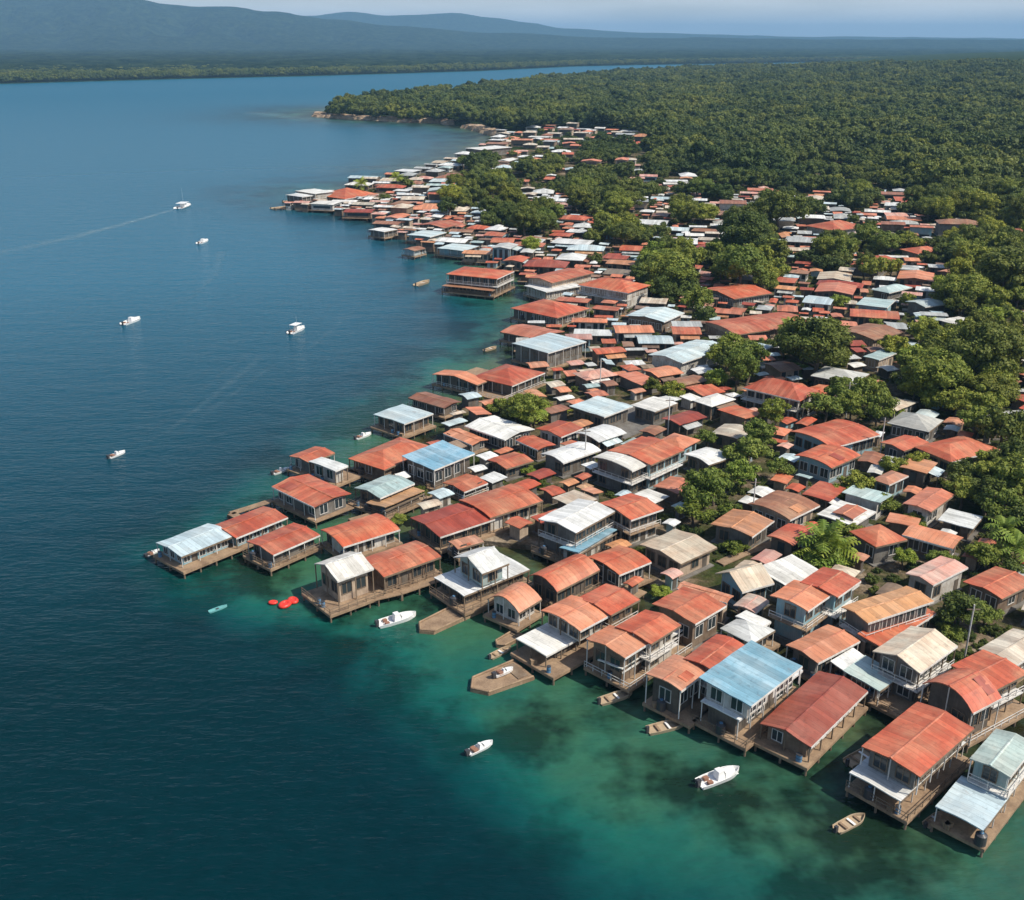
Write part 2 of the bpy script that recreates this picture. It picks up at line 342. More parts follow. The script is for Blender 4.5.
# canopy sheet and hills beyond
FARIN = [(x * (1 + 160 / math.hypot(x, y)), y * (1 + 160 / math.hypot(x, y))) for x, y in FAR] + [(26000, 3600), (26000, 9000), (-26000, 9000), (-26000, 1200)]
m = N('hill_forest'); v = m.coord((1, 1, 1), False)
c = m.ramp(m.noise(v, 0.02, 7, 0.72), [(0.40, (0.006, 0.018, 0.010)), (0.62, (0.045, 0.072, 0.034))])
m.col(c); m.rough(0.95); m.bump(m.noise(v, 0.03, 7, 0.7), 1.0, 25); m.b.inputs['Specular IOR Level'].default_value = 0.0; M['hill'] = m.mat
def hills(name, xr, y0, y1, nx, ny, hf):
    b = MB(); vs = []; 
    for r in range(ny + 1):
        for c_ in range(nx + 1):
            x = xr[0] + (xr[1] - xr[0]) * c_ / nx; y = y0 + (y1 - y0) * r / ny
            vs.append((x, y, hf(x, y, r / ny)))
    b.add(vs, [(r * (nx + 1) + c_, r * (nx + 1) + c_ + 1, (r + 1) * (nx + 1) + c_ + 1, (r + 1) * (nx + 1) + c_) for r in range(ny) for c_ in range(nx)])
    return tag(b.build(name, M['hill'], None, True), kind='structure')
def canopy(x, y, t):
    n = noise.fractal(Vector((x * 0.004, y * 0.004, 0)), 0.8, 2, 5)
    n2 = noise.noise(Vector((x * 0.035, y * 0.035, 5)))
    if not inpoly(x, y, FARIN): return -6
    return 4 + 12 * sstep(0, 0.02, t) + 7 * n + 6 * n2 + 12 * t - 40 * sstep(0.97, 1.0, t)
hills('forest_plain', (-7500, 9500), 2500, 8200, 320, 200, canopy)
def ridge_tab(pts, Y):
    out = []
    for px, py in pts:
        u = (px - 512) / F; v = (450 - py) / F; t = Y / (CP_ + v * SP_); out.append((u * t, H + (-SP_ + v * CP_) * t))
    return out
def ridge(tab, x):
    if x <= tab[0][0]: return tab[0][1]
    for (a, ha), (b, hb) in zip(tab, tab[1:]):
        if x <= b: t = (x - a) / (b - a); return ha + (hb - ha) * (3 * t * t - 2 * t ** 3)
    return tab[-1][1]
RID = ridge_tab([(-1500, 8), (-500, -2), (-150, 3), (0, -3), (50, -1), (95, -4), (133, -1), (165, 5), (200, 7), (230, 7), (273, 13), (330, 20), (400, 27), (500, 34), (620, 38), (900, 39.5), (2500, 40)], 9200)
def hill1(x, y, t):
    h = ridge(RID, x * 9200 / y) 
    n = noise.fractal(Vector((x * 0.0022, y * 0.0022, 2)), 0.75, 2.1, 6); n2 = abs(noise.noise(Vector((x * 0.004 + y * 0.001, y * 0.0012, 3))))
    if t < 0.5: e = sstep(0, 0.5, t) ; k = e * (1 - 0.60 * math.sin(math.pi * e) * (0.4 + 1.6 * n2))
    else: k = 1 - 0.9 * sstep(0.5, 1, t)
    return 3 + (h - 3) * k + 9 * n * (0.3 + k) 
hills('mountain_ridge', (-11500, 11500), 6400, 11600, 320, 80, hill1)
RID2 = ridge_tab([(-600, 16), (200, 16), (270, 15), (312, 15.5), (348, 12), (385, 16), (410, 14.5), (455, 13), (490, 18), (530, 23), (560, 28), (650, 33), (800, 36.5), (1024, 38.5), (2500, 39)], 13500)
def hill2(x, y, t):
    n = noise.fractal(Vector((x * 0.0015, y * 0.0015, 7)), 0.75, 2.1, 6)
    return 3 + (ridge(RID2, x * 13500 / y) - 3) * math.sin(math.pi * t) ** 0.8 + 10 * n
hills('far_mountain_ridge', (-14000, 16000), 12300, 14700, 260, 30, hill2)
# ------------------------------------------------------------------ shared small parts
def frame_mesh(wd, ht, t=0.12, d=0.1, mt='trim'):
    b = MB(); b.box(-wd / 2, -d, 0, -wd / 2 + t, 0.02, ht); b.box(wd / 2 - t, -d, 0, wd / 2, 0.02, ht)
    b.box(-wd / 2 + t, -d, 0, wd / 2 - t, 0.02, t); b.box(-wd / 2 + t, -d, ht - t, wd / 2 - t, 0.02, ht)
    b.box(-0.04, -d + 0.02, t, 0.04, 0.0, ht - t)
    return b.mesh('window', M[mt])
WINM = frame_mesh(1.5, 1.6, 0.07); WINW = frame_mesh(1.5, 1.6, 0.09, 0.1, 'stilt')
b = MB(); b.box(-0.66, -0.045, 0.09, 0.66, -0.012, 1.51); PANEM = b.mesh('pane', M['glass'])
b = MB(); b.box(-0.55, -0.05, 0, 0.55, 0.02, 2.05); DOORM = b.mesh('door', WALL['dark'])
b = MB(); b.box(-0.6, -0.05, 0, 0.6, 0.02, 1.1); DARKWIN = b.mesh('window', M['glass'])
b = MB(); b.box(-0.055, -0.055, 0, 0.055, 0.055, 1.0); POSTM = b.mesh('post', M['trim'])
b = MB(); b.box(-0.07, -0.07, 0, 0.07, 0.07, 1.0); POSTW = b.mesh('post', M['stilt'])
b = MB(); b.tube((0, 0, -3), (0, 0, 0), 0.16, 0.14, 7); STILTM = b.mesh('stilt', M['stilt'])
FOOT = []   # footprints: centre, half sizes, angle
def sat(a, b2, gap=0.0):
    (ax, ay, ahx, ahy, aa), (bx, by, bhx, bhy, ba) = a, b2
    dx, dy = bx - ax, by - ay
    if dx * dx + dy * dy > (ahx + ahy + bhx + bhy + gap) ** 2: return False
    for t in (aa, aa + math.pi / 2, ba, ba + math.pi / 2):
        c, s = math.cos(t), math.sin(t)
        pr = abs(dx * c + dy * s)
        ra = abs(ahx * (math.cos(aa) * c + math.sin(aa) * s)) + abs(ahy * (-math.sin(aa) * c + math.cos(aa) * s))
        rb = abs(bhx * (math.cos(ba) * c + math.sin(ba) * s)) + abs(bhy * (-math.sin(ba) * c + math.cos(ba) * s))
        if pr > ra + rb + gap: return False
    return True
# ------------------------------------------------------------------ roofs and walls
def prof(kind, t, rise):
    if kind == 'gable': return rise * (1 - abs(2 * t - 1))
    if kind == 'arch': return rise * math.sin(math.pi * t) ** 0.85
    if kind == 'shed': return rise * t
    if kind == 'shedb': return rise * (1 - t)
    return rise * 0.2 * math.sin(math.pi * t)
def roof_into(b, kind, x0, y0, x1, y1, z, rise, th=0.14, detail=2, wav=0.0, seed=0, mi=0):
    lx, ly = x1 - x0, y1 - y0
    if kind == 'hip':
        h = min(lx, ly) / 2
        if lx >= ly: ra, rb = (x0 + h, (y0 + y1) / 2), (x1 - h + 0.01, (y0 + y1) / 2)
        else: ra, rb = ((x0 + x1) / 2, y0 + h), ((x0 + x1) / 2, y1 - h + 0.01)
        vs = [(x0, y0, z), (x1, y0, z), (x1, y1, z), (x0, y1, z), (*ra, z + rise), (*rb, z + rise)]
        low = [(x0, y0, z - th), (x1, y0, z - th), (x1, y1, z - th), (x0, y1, z - th)]
        if lx >= ly: fc = [(0, 1, 5, 4), (1, 2, 5), (2, 3, 4, 5), (3, 0, 4)]
        else: fc = [(0, 1, 4), (1, 2, 5, 4), (2, 3, 5), (3, 0, 4, 5)]
        b.add(vs + low, fc + [(0, 6, 7, 1), (1, 7, 8, 2), (2, 8, 9, 3), (3, 9, 6, 0), (6, 9, 8, 7)], mi); return
    na = {0: 2, 1: 4, 2: 8}[detail] if kind in ('gable', 'arch') else {0: 1, 1: 2, 2: 5}[detail]
    ml = 1 if detail == 0 else max(2, int(lx / (3.0 if detail == 1 else 1.4)))
    top = []; bot = []
    for i in range(ml + 1):
        for k in range(na + 1):
            t = k / na; x = x0 + lx * i / ml; y = y0 + ly * t
            dz = wav * noise.noise(Vector((x * 0.35 + seed, y * 0.35, seed * 1.7))) if wav else 0
            ex = wav * 0.5 * noise.noise(Vector((y * 0.9, seed, x))) if wav and i in (0, ml) else 0
            zz = z + prof(kind, t, rise) + dz
            top.append((x + ex, y, zz)); bot.append((x + ex, y, zz - th))
    n = len(top); q = na + 1; fc = []
    for i in range(ml):
        for k in range(na):
            a = i * q + k
            fc.append((a, a + q, a + q + 1, a + 1)); fc.append((n + a, n + a + 1, n + a + q + 1, n + a + q))
    for i in range(ml):
        a = i * q; fc.append((a, n + a, n + a + q, a + q)); a = i * q + na; fc.append((a, a + q, n + a + q, n + a))
    for k in range(na):
        fc.append((k, k + 1, n + k + 1, n + k)); a = ml * q + k; fc.append((a, n + a, n + a + 1, a + 1))
    b.add(top + bot, fc, mi)
def wall_into(b, kind, x0, y0, x1, y1, zf, z, rise, oy=0.6, mi=0):
    ly = y1 - y0; n = 6 if kind in ('gable', 'arch') else 1
    pf = [(y0, zf), (y1, zf)]
    for k in range(n, -1, -1):
        t = k / n; y = y0 + ly * t; tt = (y - (y0 - oy)) / (ly + 2 * oy)
        hz = 0 if kind == 'hip' else prof(kind, tt, rise)
        pf.append((y, z + hz - 0.22))
    m_ = len(pf)
    vs = [(x0, y, q) for y, q in pf] + [(x1, y, q) for y, q in pf]
    b.add(vs, [tuple(range(m_ - 1, -1, -1)), tuple(range(m_, 2 * m_))] + [(i, (i + 1) % m_, m_ + (i + 1) % m_, m_ + i) for i in range(m_)], mi)
RISE = dict(gable=lambda w, l: w * 0.055 + 0.12, arch=lambda w, l: w * 0.055 + 0.12, shed=lambda w, l: 0.45, shedb=lambda w, l: 0.5, flat=lambda w, l: 0.4, hip=lambda w, l: min(w, l) * 0.15)
def bl(L, B, Rr, z, roof='gable', c='red', w='wood', zf=None, open=0, rise=None, bal=0):
    z = 1.3 + (z - 1.3) * 0.70 if z < 5.8 else 1.3 + (z - 1.3) * 0.84
    if zf: zf = 1.3 + (zf - 1.3) * 0.74
    return dict(L=L, B=B, R=Rr, z=z, roof=roof, c=c, w=w, zf=zf, open=open, rise=rise, bal=bal)
THINGS = []   # (object, px, py, kind, colour word, size, landmark phrase or None)
def house(label, phrase, blocks, water=True, deck=None, group=None, win=2, seed=None, cat='house', name='stilt_house'):
    seed = seed or random.random() * 50
    f = blocks[0]; base = 0.0 if water else None
    c0 = P(*f['B'], f['z'])
    g = 0.0 if water else ground(c0.x, c0.y)
    floor = 1.3 if water else g + 0.25
    if not water:
        for q in blocks: q['z'] += g - 0.4
    B0 = P(*f['B'], f['z']); L0 = P(*f['L'], f['z']); R0 = P(*f['R'], f['z'])
    u = (R0 - B0).normalized(); v = (L0 - B0).normalized()
    au = math.atan2(u.y, u.x); av = math.atan2(v.y, v.x) - math.pi / 2
    d = (av - au + math.pi) % (2 * math.pi) - math.pi
    ang = au + d * 0.5
    ux = Vector((math.cos(ang), math.sin(ang), 0)); vx = Vector((-ux.y, ux.x, 0))
    rects = []
    l1 = (R0 - B0).length; w1 = (L0 - B0).length
    SW = w1 > 1.15 * l1 and len(blocks) == 1 and f['roof'] in ('gable', 'hip', 'flat')
    for q in blocks:
        b0 = P(*q['B'], q['z']); l0 = P(*q['L'], q['z']); r0 = P(*q['R'], q['z'])
        ll = max(2.5, (r0 - b0).length * 1.03 if len(blocks) == 1 else (r0 - b0).dot(ux)); ww = max(2.5, (l0 - b0).length * 1.06 if len(blocks) == 1 else (l0 - b0).dot(vx) * 1.08)
        rects.append([b0, ll, ww])
    if SW:
        b0, ll, ww = rects[0]; rects[0] = [b0 + vx * ww, ww, ll]; ang -= math.pi / 2; ux, vx = -vx, ux
    # origin: centre of the first block at the base
    o = rects[0][0] + ux * rects[0][1] / 2 + vx * rects[0][2] / 2
    root = empty(name, (o.x, o.y, 0.0 if water else g), ang)
    oz = 0.0 if water else g
    loc = []
    for (b0, l, w_), q in zip(rects, blocks):
        x0 = (b0 - o).dot(ux); y0 = (b0 - o).dot(vx); loc.append((x0, y0, x0 + l, y0 + w_))
    X0 = min(a[0] for a in loc); Y0 = min(a[1] for a in loc); X1 = max(a[2] for a in loc); Y1 = max(a[3] for a in loc)
    cc = o + ux * (X0 + X1) / 2 + vx * (Y0 + Y1) / 2
    FOOT.append((cc.x, cc.y, (X1 - X0) / 2 + 0.3, (Y1 - Y0) / 2 + 0.3, ang))
    rs = random.Random(int(seed * 1000)); WN = WINM if rs.random() < 0.45 else WINW
    for (x0, y0, x1, y1), q in zip(loc, blocks):
        kind = q['roof']; z = q['z'] - oz; rise = q['rise'] if q['rise'] is not None else RISE[kind](y1 - y0, x1 - x0)
        b = MB(); roof_into(b, kind, x0, y0, x1, y1, z, rise, 0.14, 2, 0.16, seed)
        rf = b.build('roof', ROOF[q['c']], root)
        if kind in ('gable', 'arch'):
            b = MB(); ym = (y0 + y1) / 2; b.add([(x0 - 0.02, ym - 0.16, z + rise + 0.0), (x1 + 0.02, ym - 0.16, z + rise + 0.0), (x1 + 0.02, ym, z + rise + 0.06), (x0 - 0.02, ym, z + rise + 0.06), (x1 + 0.02, ym + 0.16, z + rise), (x0 - 0.02, ym + 0.16, z + rise)], [(0, 1, 2, 3), (3, 2, 4, 5)])
            b.build('ridge_cap', ROOF[q['c']], rf)
        b = MB(); b.box(x0 + 0.02, y0 - 0.07, z - 0.30, x1 - 0.02, y0 - 0.005, z - 0.02); b.build('fascia', M['trim'] if rs.random() < 0.55 else M['stilt'], rf)
        ovx = 0.7; ovy = 0.8 if (y1 - y0) > 5 else 0.4
        zf = (q['zf'] if q['zf'] is not None else floor)
        if q['zf'] is not None and not water: zf += g - 0.4
        zf -= oz
        wx0, wy0, wx1, wy1 = x0 + ovx, y0 + ovy, x1 - ovx, y1 - ovy
        if q['open']: wx0 += min(2.2, (x1 - x0) * .3)
        b = MB(); wall_into(b, kind, wx0, wy0, wx1, wy1, zf, z, rise, ovy); b.build('wall', WALL[q['w']], root)
        levels = [zf]
        if z - zf > 4.6: levels = [zf, zf + (z - zf) * 0.5]
        for li, lv in enumerate(levels):
            hh = (z - lv) if li == len(levels) - 1 else (z - zf) * 0.5
            if hh < 1.7: continue
            s = min(1.2, (hh - 0.75) / 1.6)
            if s < 0.5: s = 0.5
            zz = lv + (hh - 1.6 * s) * 0.5
            nwin = int((wx1 - wx0) / (1.55 * s + 0.15)); dr = rs.randrange(nwin) if nwin > 2 and li == 0 else -1
            for k in range(nwin):
                xc = wx0 + (wx1 - wx0) * (k + 0.5) / nwin
                if k == dr: obj('door', DOORM, root, (xc, wy0, lv + 0.02)); continue
                if rs.random() < 0.07: continue
                wo = obj('window', WN, root, (xc, wy0, zz), 0, (s, 1, s))
                if win > 1: obj('pane', PANEM, wo)
            nwin = int((wy1 - wy0) / (1.6 * s + 0.3))
            for k in range(nwin):
                yc = wy0 + (wy1 - wy0) * (k + 0.5) / nwin
                if rs.random() < 0.12: continue
                wo = obj('window', WN, root, (wx1 if SW else wx0, yc, zz), (math.pi / 2) * (1 if SW else -1), (s, 1, s))
                if win > 1: obj('pane', PANEM, wo)
            if li == 1:      # gallery between the storeys
                b = MB(); b.box(x0 - 0.3, y0 - 0.25, lv - 0.25, wx1, wy0 + 0.1, lv - 0.08); b.box(x0 - 0.3, wy0 + 0.1, lv - 0.25, wx0 + 0.1, y1 - 0.3, lv - 0.08)
                gl = b.build('gallery', M['trim'] if rs.random() < 0.6 else M['deck'], root)
                railing(gl, [(wx1, y0 - 0.2), (x0 - 0.25, y0 - 0.2), (x0 - 0.25, y1 - 0.3)], lv - 0.08, M['trim'])
        # posts under the near eave and at the water end
        if water or q['open']:
            n = max(2, int((x1 - x0) / 2.6)); pm = POSTM if rs.random() < 0.65 else POSTW
            for k in range(n + 1): obj('post', pm, root, (x0 + 0.15 + (x1 - x0 - 0.3) * k / n, y0 + 0.16, zf), 0, (1, 1, z - zf - 0.14))
            n = max(1, int((y1 - y0) / 2.8))
            for k in range(1, n + 1): 
                t = k / n; obj('post', pm, root, (x0 + 0.15, y0 + 0.16 + (y1 - y0 - 0.32) * t, zf), 0, (1, 1, z - zf - 0.14 + (prof(kind, t, rise) if kind != 'hip' else 0)))
        # patches of newer sheet on the roof
        if kind != 'hip' and rs.random() < 0.04 and (x1 - x0) > 5 and not q['open']:
            lx = (x1 - x0) * rs.uniform(0.15, 0.35); px = rs.uniform(x0 + 0.3, x1 - lx - 0.3); t0 = rs.uniform(0.03, 0.1); t1 = rs.uniform(0.22, 0.42)
            b = MB(); yy0 = y0 + (y1 - y0) * t0; yy1 = y0 + (y1 - y0) * t1; za = z + prof(kind, t0, rise) + 0.1; zb = z + prof(kind, t1, rise) + 0.1
            b.add([(px, yy0, za), (px + lx, yy0, za), (px + lx, yy1, zb), (px, yy1, zb)], [(0, 1, 2, 3)])
            alt = {'red': 'darkred', 'darkred': 'red', 'salmon': 'red', 'orange': 'rust', 'white': 'cream', 'teal': 'white', 'paleblue': 'white', 'blue': 'paleblue', 'cream': 'rust', 'rust': 'orange', 'grey': 'white', 'pink': 'white', 'brown': 'rust'}[q['c']]
            b.add([(px, yy0, za - 0.06), (px + lx, yy0, za - 0.06), (px + lx, yy1, zb - 0.06), (px, yy1, zb - 0.06)], [(3, 2, 1, 0)])
            b.build('roof_patch', ROOF[alt], rf)
    if water:
        dx0, dy0, dx1, dy1 = X0 - 0.1, Y0 - 0.25, X1 + (0.5 if SW else 0.2), Y1 + 0.1
        if deck:
            pl, pb, pr = [P(*q, 1.3) for q in deck]
            big = 'terrace' in label; dx0 = min(dx0, max(X0 - (7 if big else 0.9), ((pb - o).dot(ux) + (pl - o).dot(ux)) / 2)); dy0 = min(dy0, max(Y0 - 0.6, (pb - o).dot(vx)))
        dmesh = MB(); dmesh.box(dx0, dy0, 1.1, dx1, dy1, 1.28)
        x = dx0
        dmesh.box(dx0 - 0.06, dy0 - 0.06, 0.85, dx1, dy0, 1.25); dmesh.box(dx0 - 0.06, dy0, 0.85, dx0, dy1, 1.25)
        dk = dmesh.build('deck', M['deck'], root)
        if rs.random() < 0.5: railing(dk, [(dx1 - 0.3, dy0 + 0.05), (dx0 + 0.05, dy0 + 0.05), (dx0 + 0.05, dy1)], 1.28, M['trim'] if rs.random() < 0.5 else M['stilt'])
        nx_ = max(2, int((dx1 - dx0) / 3.0)); 
        for k in range(nx_ + 1): obj('stilt', STILTM, root, (dx0 + 0.2 + (dx1 - dx0 - 0.4) * k / nx_, dy0 + 0.2, 1.1))
        ny_ = max(1, int((dy1 - dy0) / 3.0))
        for k in range(1, ny_ + 1): obj('stilt', STILTM, root, (dx0 + 0.2, dy0 + 0.2 + (dy1 - dy0 - 0.4) * k / ny_, 1.1))
        FOOT.append((o.x + ux.x * (dx0 + dx1) / 2 + vx.x * (dy0 + dy1) / 2, o.y + ux.y * (dx0 + dx1) / 2 + vx.y * (dy0 + dy1) / 2, (dx1 - dx0) / 2, (dy1 - dy0) / 2, ang))
    else:
        b = MB(); b.box(X0 + 0.2, Y0 + 0.1, -2.0, X1 - 0.2, Y1 - 0.1, 0.2); b.build('foundation', WALL['grey'], root)
    pc = proj(cc.x, cc.y, f['z'])
    tag(root, label, cat, group)
    THINGS.append([root, pc[0], pc[1], 'house', f['c'], math.hypot(X1 - X0, Y1 - Y0), phrase])
    return root
def railing(parent, pts, z, mat):
    b = MB()
    for (ax, ay), (bx, by) in zip(pts, pts[1:]):
        d = math.hypot(bx - ax, by - ay)
        if d < 0.4: continue
        n = max(1, int(d / 1.5))
        for k in range(n + 1):
            x = ax + (bx - ax) * k / n; y = ay + (by - ay) * k / n; b.box(x - 0.035, y - 0.035, z, x + 0.035, y + 0.035, z + 0.95)
        for hz in (0.5, 0.95):
            x0, x1 = sorted((ax, bx)); y0, y1 = sorted((ay, by)); b.box(x0 - 0.03, y0 - 0.03, z + hz - 0.04, x1 + 0.03, y1 + 0.03, z + hz + 0.03)
    if b.v: b.build('railing', mat, parent)
G1 = 'stilt houses along the waterfront'; G2 = 'houses of the village behind the waterfront'
# ------------------------------------------------------------------ houses of the waterfront, read off the photograph
house('pale teal two-level metal-roofed stilt house at the bottom right corner', 'pale teal corner house',
      [bl((969, 764), (1010, 777), (1052, 752), 7.2, 'gable', 'teal', 'teal'), bl((936, 811), (984, 830), (1019, 802), 4.2, 'flat', 'paleblue', 'wood', open=1)], deck=((928, 822), (985, 848), (1020, 820)), group=G1)
house('large red-roofed stilt house with a white lower veranda roof, beside the pale teal corner house', 'red house with white veranda',
      [bl((861, 752), (920, 777), (990, 736), 7.0, 'gable', 'red', 'grey', zf=4.3, rise=0.5), bl((846, 780), (901, 801), (980, 749), 4.2, 'flat', 'white', 'dark', open=1)], deck=None, group=G1)
house('long dark red stilt house with crosswise seams in its roof and a brown deck', 'long seamed red house',
      [bl((758, 730), (811, 747), (889, 704), 4.6, 'gable', 'darkred', 'wood', rise=0.7)], deck=((753, 745), (795, 772), (900, 713)), group=G1)
house('white two-storey stilt house under a big sky blue flat roof', 'big blue-roofed house',
      [bl((697, 686), (751, 706), (816, 672), 8.0, 'shed', 'blue', 'white', zf=5.4, rise=0.5), bl((702, 703), (739, 720), (823, 679), 5.6, 'flat', 'white', 'dark')], deck=((694, 721), (736, 744), (800, 700)), group=G1)
house('two-tone stilt house, salmon in front, red behind, left of the big blue roof', 'two-tone red house',
      [bl((644, 678), (681, 691), (716, 673), 6.4, 'arch', 'salmon', 'dark'), bl((683, 661), (716, 673), (757, 651), 7.0, 'arch', 'red', 'wood')], deck=((640, 700), (681, 722), (730, 695)), group=G1)
house('salmon and red stilt house with a long white awning along its near side', 'house with long white awning',
      [bl((585, 642), (625, 658), (652, 645), 6.6, 'gable', 'salmon', 'wood'), bl((618, 628), (651, 644), (690, 629), 7.1, 'gable', 'red', 'white'), bl((600, 660), (622, 672), (699, 640), 3.9, 'shedb', 'white', 'grey')], group=G1)
house('red-roofed stilt house with a flat bright white porch roof over the water', 'house with white porch roof',
      [bl((543, 612), (580, 631), (611, 615), 6.6, 'arch', 'salmon', 'white', zf=4.1), bl((578, 600), (611, 615), (650, 604), 7.0, 'gable', 'red', 'wood'), bl((512, 643), (546, 656), (582, 641), 4.0, 'flat', 'white', 'dark', open=1)], deck=((502, 655), (547, 673), (600, 650)), group=G1)
house('small stilt house with a rounded salmon roof and white window wall', 'small rounded salmon house',
      [bl((484, 603), (519, 613), (546, 602), 4.6, 'arch', 'salmon', 'white', rise=1.5)], deck=((478, 612), (517, 630), (548, 612)), group=G1)
house('red house with a bowed gable roof behind the small rounded salmon house', 'bowed red gable house', [bl((523, 581), (557, 592), (607, 575), 5.6, 'arch', 'red', 'dark', rise=1.4)], group=G1)
house('white two-tiered stilt house with a raised pitched top storey', 'white two-tiered house',
      [bl((448, 561), (482, 574), (514, 566), 7.4, 'gable', 'white', 'teal', zf=4.6, rise=1.5), bl((427, 582), (464, 596), (535, 572), 4.3, 'flat', 'white', 'dark')], deck=((420, 590), (462, 615), (520, 595)), group=G1)
house('stilt house with a pointed white front roof, red roof behind and a terracotta terrace', 'pointed white-fronted house',
      [bl((357, 562), (384, 577), (445, 559), 5.6, 'arch', 'red', 'wood'), bl((318, 564), (337, 581), (375, 569), 6.4, 'gable', 'white', 'cream', rise=1.3)], deck=((284, 586), (329, 607), (440, 580)), group=G1)
house('red-roofed stilt house with a window row above a tan deck, beside the long pier house', 'red window-row house',
      [bl((245, 544), (273, 555), (322, 537), 4.4, 'gable', 'red', 'grey')], deck=((238, 556), (256, 574), (330, 552)), group=G1)
house('long low pier house at the outermost tip, pale grey front roof and red rear roof', 'outermost pier house',
      [bl((155, 545), (181, 557), (236, 537), 4.2, 'gable', 'paleblue', 'blue'), bl((205, 530), (236, 538), (292, 519), 4.3, 'gable', 'red', 'blue')], deck=((148, 552), (179, 570), (260, 548)), group=G1)
house('red gabled house in the second row right of the red window-row house', 'second-row red gable', [bl((321, 531), (343, 547), (399, 530), 4.8, 'arch', 'red', 'white')], group=G1)
house('square red-roofed stilt house with a worn pale left edge, above the pier house', 'square red stilt house',
      [bl((268, 490), (314, 507), (353, 495), 5.2, 'gable', 'red', 'grey')], group=G1)
house('stilt house with a white-topped box room on a wide white-edged deck', 'white-box deck house',
      [bl((308, 463), (335, 471), (349, 466), 5.6, 'flat', 'white', 'white'), bl((292, 456), (309, 463), (350, 458), 4.9, 'gable', 'red', 'grey')], deck=((280, 468), (333, 485), (371, 474)), group=G1)
house('broad red hip-roofed house right of the white-box deck house', 'broad red hip house', [bl((350, 459), (384, 470), (434, 448), 5.0, 'hip', 'red', 'wood')], group=G1)
house('pale blue-grey roofed house with an orange lean-to along its near side', 'orange lean-to house',
      [bl((350, 491), (380, 498), (422, 486), 5.0, 'gable', 'teal', 'grey'), bl((374, 500), (385, 510), (434, 496), 3.6, 'shedb', 'orange', 'dark')], group=G1)
house('dark-walled house with a flat sky blue roof in the second row', 'flat sky blue house', [bl((401, 460), (434, 470), (477, 455), 6.2, 'shed', 'blue', 'dark')], group=G1)
house('pale blue flat-roofed stilt house on a white-edged deck at the waterline', 'pale blue waterline house',
      [bl((371, 416), (404, 424), (436, 415), 5.2, 'flat', 'paleblue', 'wood')], deck=((357, 428), (406, 441), (432, 432)), group=G1)
house('low brown-red waterside shed-like house above the pale blue waterline house', 'low brown-red house', [bl((408, 399), (444, 408), (462, 402), 4.6, 'gable', 'rust', 'dark')], group=G1)
house('wide red house with a small red wing reaching over the water', 'wide winged red house',
      [bl((468, 380), (512, 386), (556, 375), 5.2, 'hip', 'red', 'dark'), bl((432, 376), (477, 385), (488, 380), 4.8, 'gable', 'salmon', 'dark')], group=G1)
house('house with a crisp white pitched roof in front of the leafy bush', 'crisp white house', [bl((468, 426), (505, 440), (533, 429), 4.6, 'gable', 'white', 'dark')], water=False, group=G2)
house('small salmon-roofed house at the left of the crisp white house', 'small salmon house', [bl((444, 434), (472, 445), (488, 440), 4.0, 'gable', 'salmon', 'grey')], group=G1)
house('large pale blue-white flat-roofed house beside a smaller white one', 'large pale flat house',
      [bl((566, 409), (604, 417), (640, 408), 5.4, 'flat', 'paleblue', 'grey'), bl((636, 404), (655, 412), (682, 404), 5.2, 'flat', 'white', 'grey')], water=False, group=G2)
house('red-roofed house with a white wall strip below the large pale flat house', 'white-strip red house', [bl((535, 430), (561, 437), (585, 429), 4.6, 'gable', 'red', 'white')], water=False, group=G2)
house('small red-roofed hut in front of the white-strip red house', 'small red hut', [bl((516, 441), (538, 450), (556, 445), 4.0, 'gable', 'red', 'wood')], water=False, group=G2)
house('white-roofed house with an arched front below the large pale flat house', 'arched white house', [bl((539, 455), (563, 463), (604, 452), 5.0, 'arch', 'white', 'grey')], water=False, group=G2)
house('small red house left of the arched white house', 'little red house', [bl((488, 460), (506, 469), (533, 461), 4.0, 'gable', 'red', 'grey')], water=False, group=G2)
house('small low red-roofed house in front of the flat sky blue house', 'low red cottage', [bl((444, 483), (464, 492), (487, 483), 3.8, 'gable', 'red', 'dark')], group=G1)
house('big double red-roofed house with a white boat-like balcony on its near side', 'big double red house',
      [bl((458, 502), (490, 518), (546, 502), 5.6, 'arch', 'red', 'white'), bl((407, 521), (440, 537), (497, 520), 5.0, 'gable', 'darkred', 'dark')], group=G1)
house('large white-roofed two-storey house with a light blue lower roof', 'large white house with blue annex',
      [bl((539, 521), (576, 533), (619, 512), 7.4, 'gable', 'white', 'grey'), bl((568, 544), (578, 555), (633, 538), 4.6, 'shedb', 'blue', 'white')], group=G1)
house('bright red hip-roofed house with white lower walls right of the large white house', 'bright red white-walled house', [bl((601, 504), (631, 520), (662, 509), 6.6, 'gable', 'red', 'white')], water=False, group=G2)
house('red house with a bowed gable below the light blue annex roof', 'red bowed-gable house', [bl((587, 559), (619, 575), (652, 563), 5.6, 'arch', 'red', 'dark')], group=G1)
house('patchy beige and red roofed house in the middle of the village', 'patchy beige house', [bl((635, 549), (681, 564), (724, 552), 4.8, 'gable', 'cream', 'cream')], water=False, group=G2)
house('orange tiled house with a rusty patch near the village centre', 'orange-roofed house', [bl((709, 528), (752, 537), (782, 524), 5.0, 'gable', 'orange', 'grey')], water=False, group=G2)
house('brownish orange hip-like roofed house behind the orange-roofed house', 'brownish orange house', [bl((751, 504), (790, 520), (817, 505), 5.4, 'arch', 'rust', 'cream')], water=False, group=G2)
house('big red-roofed two-storey house with a white front gable and pale blue balcony', 'red house with white gable',
      [bl((610, 452), (651, 465), (686, 450), 7.0, 'gable', 'red', 'blue'), bl((594, 459), (632, 471), (652, 464), 6.7, 'arch', 'white', 'grey')], water=False, group=G2)
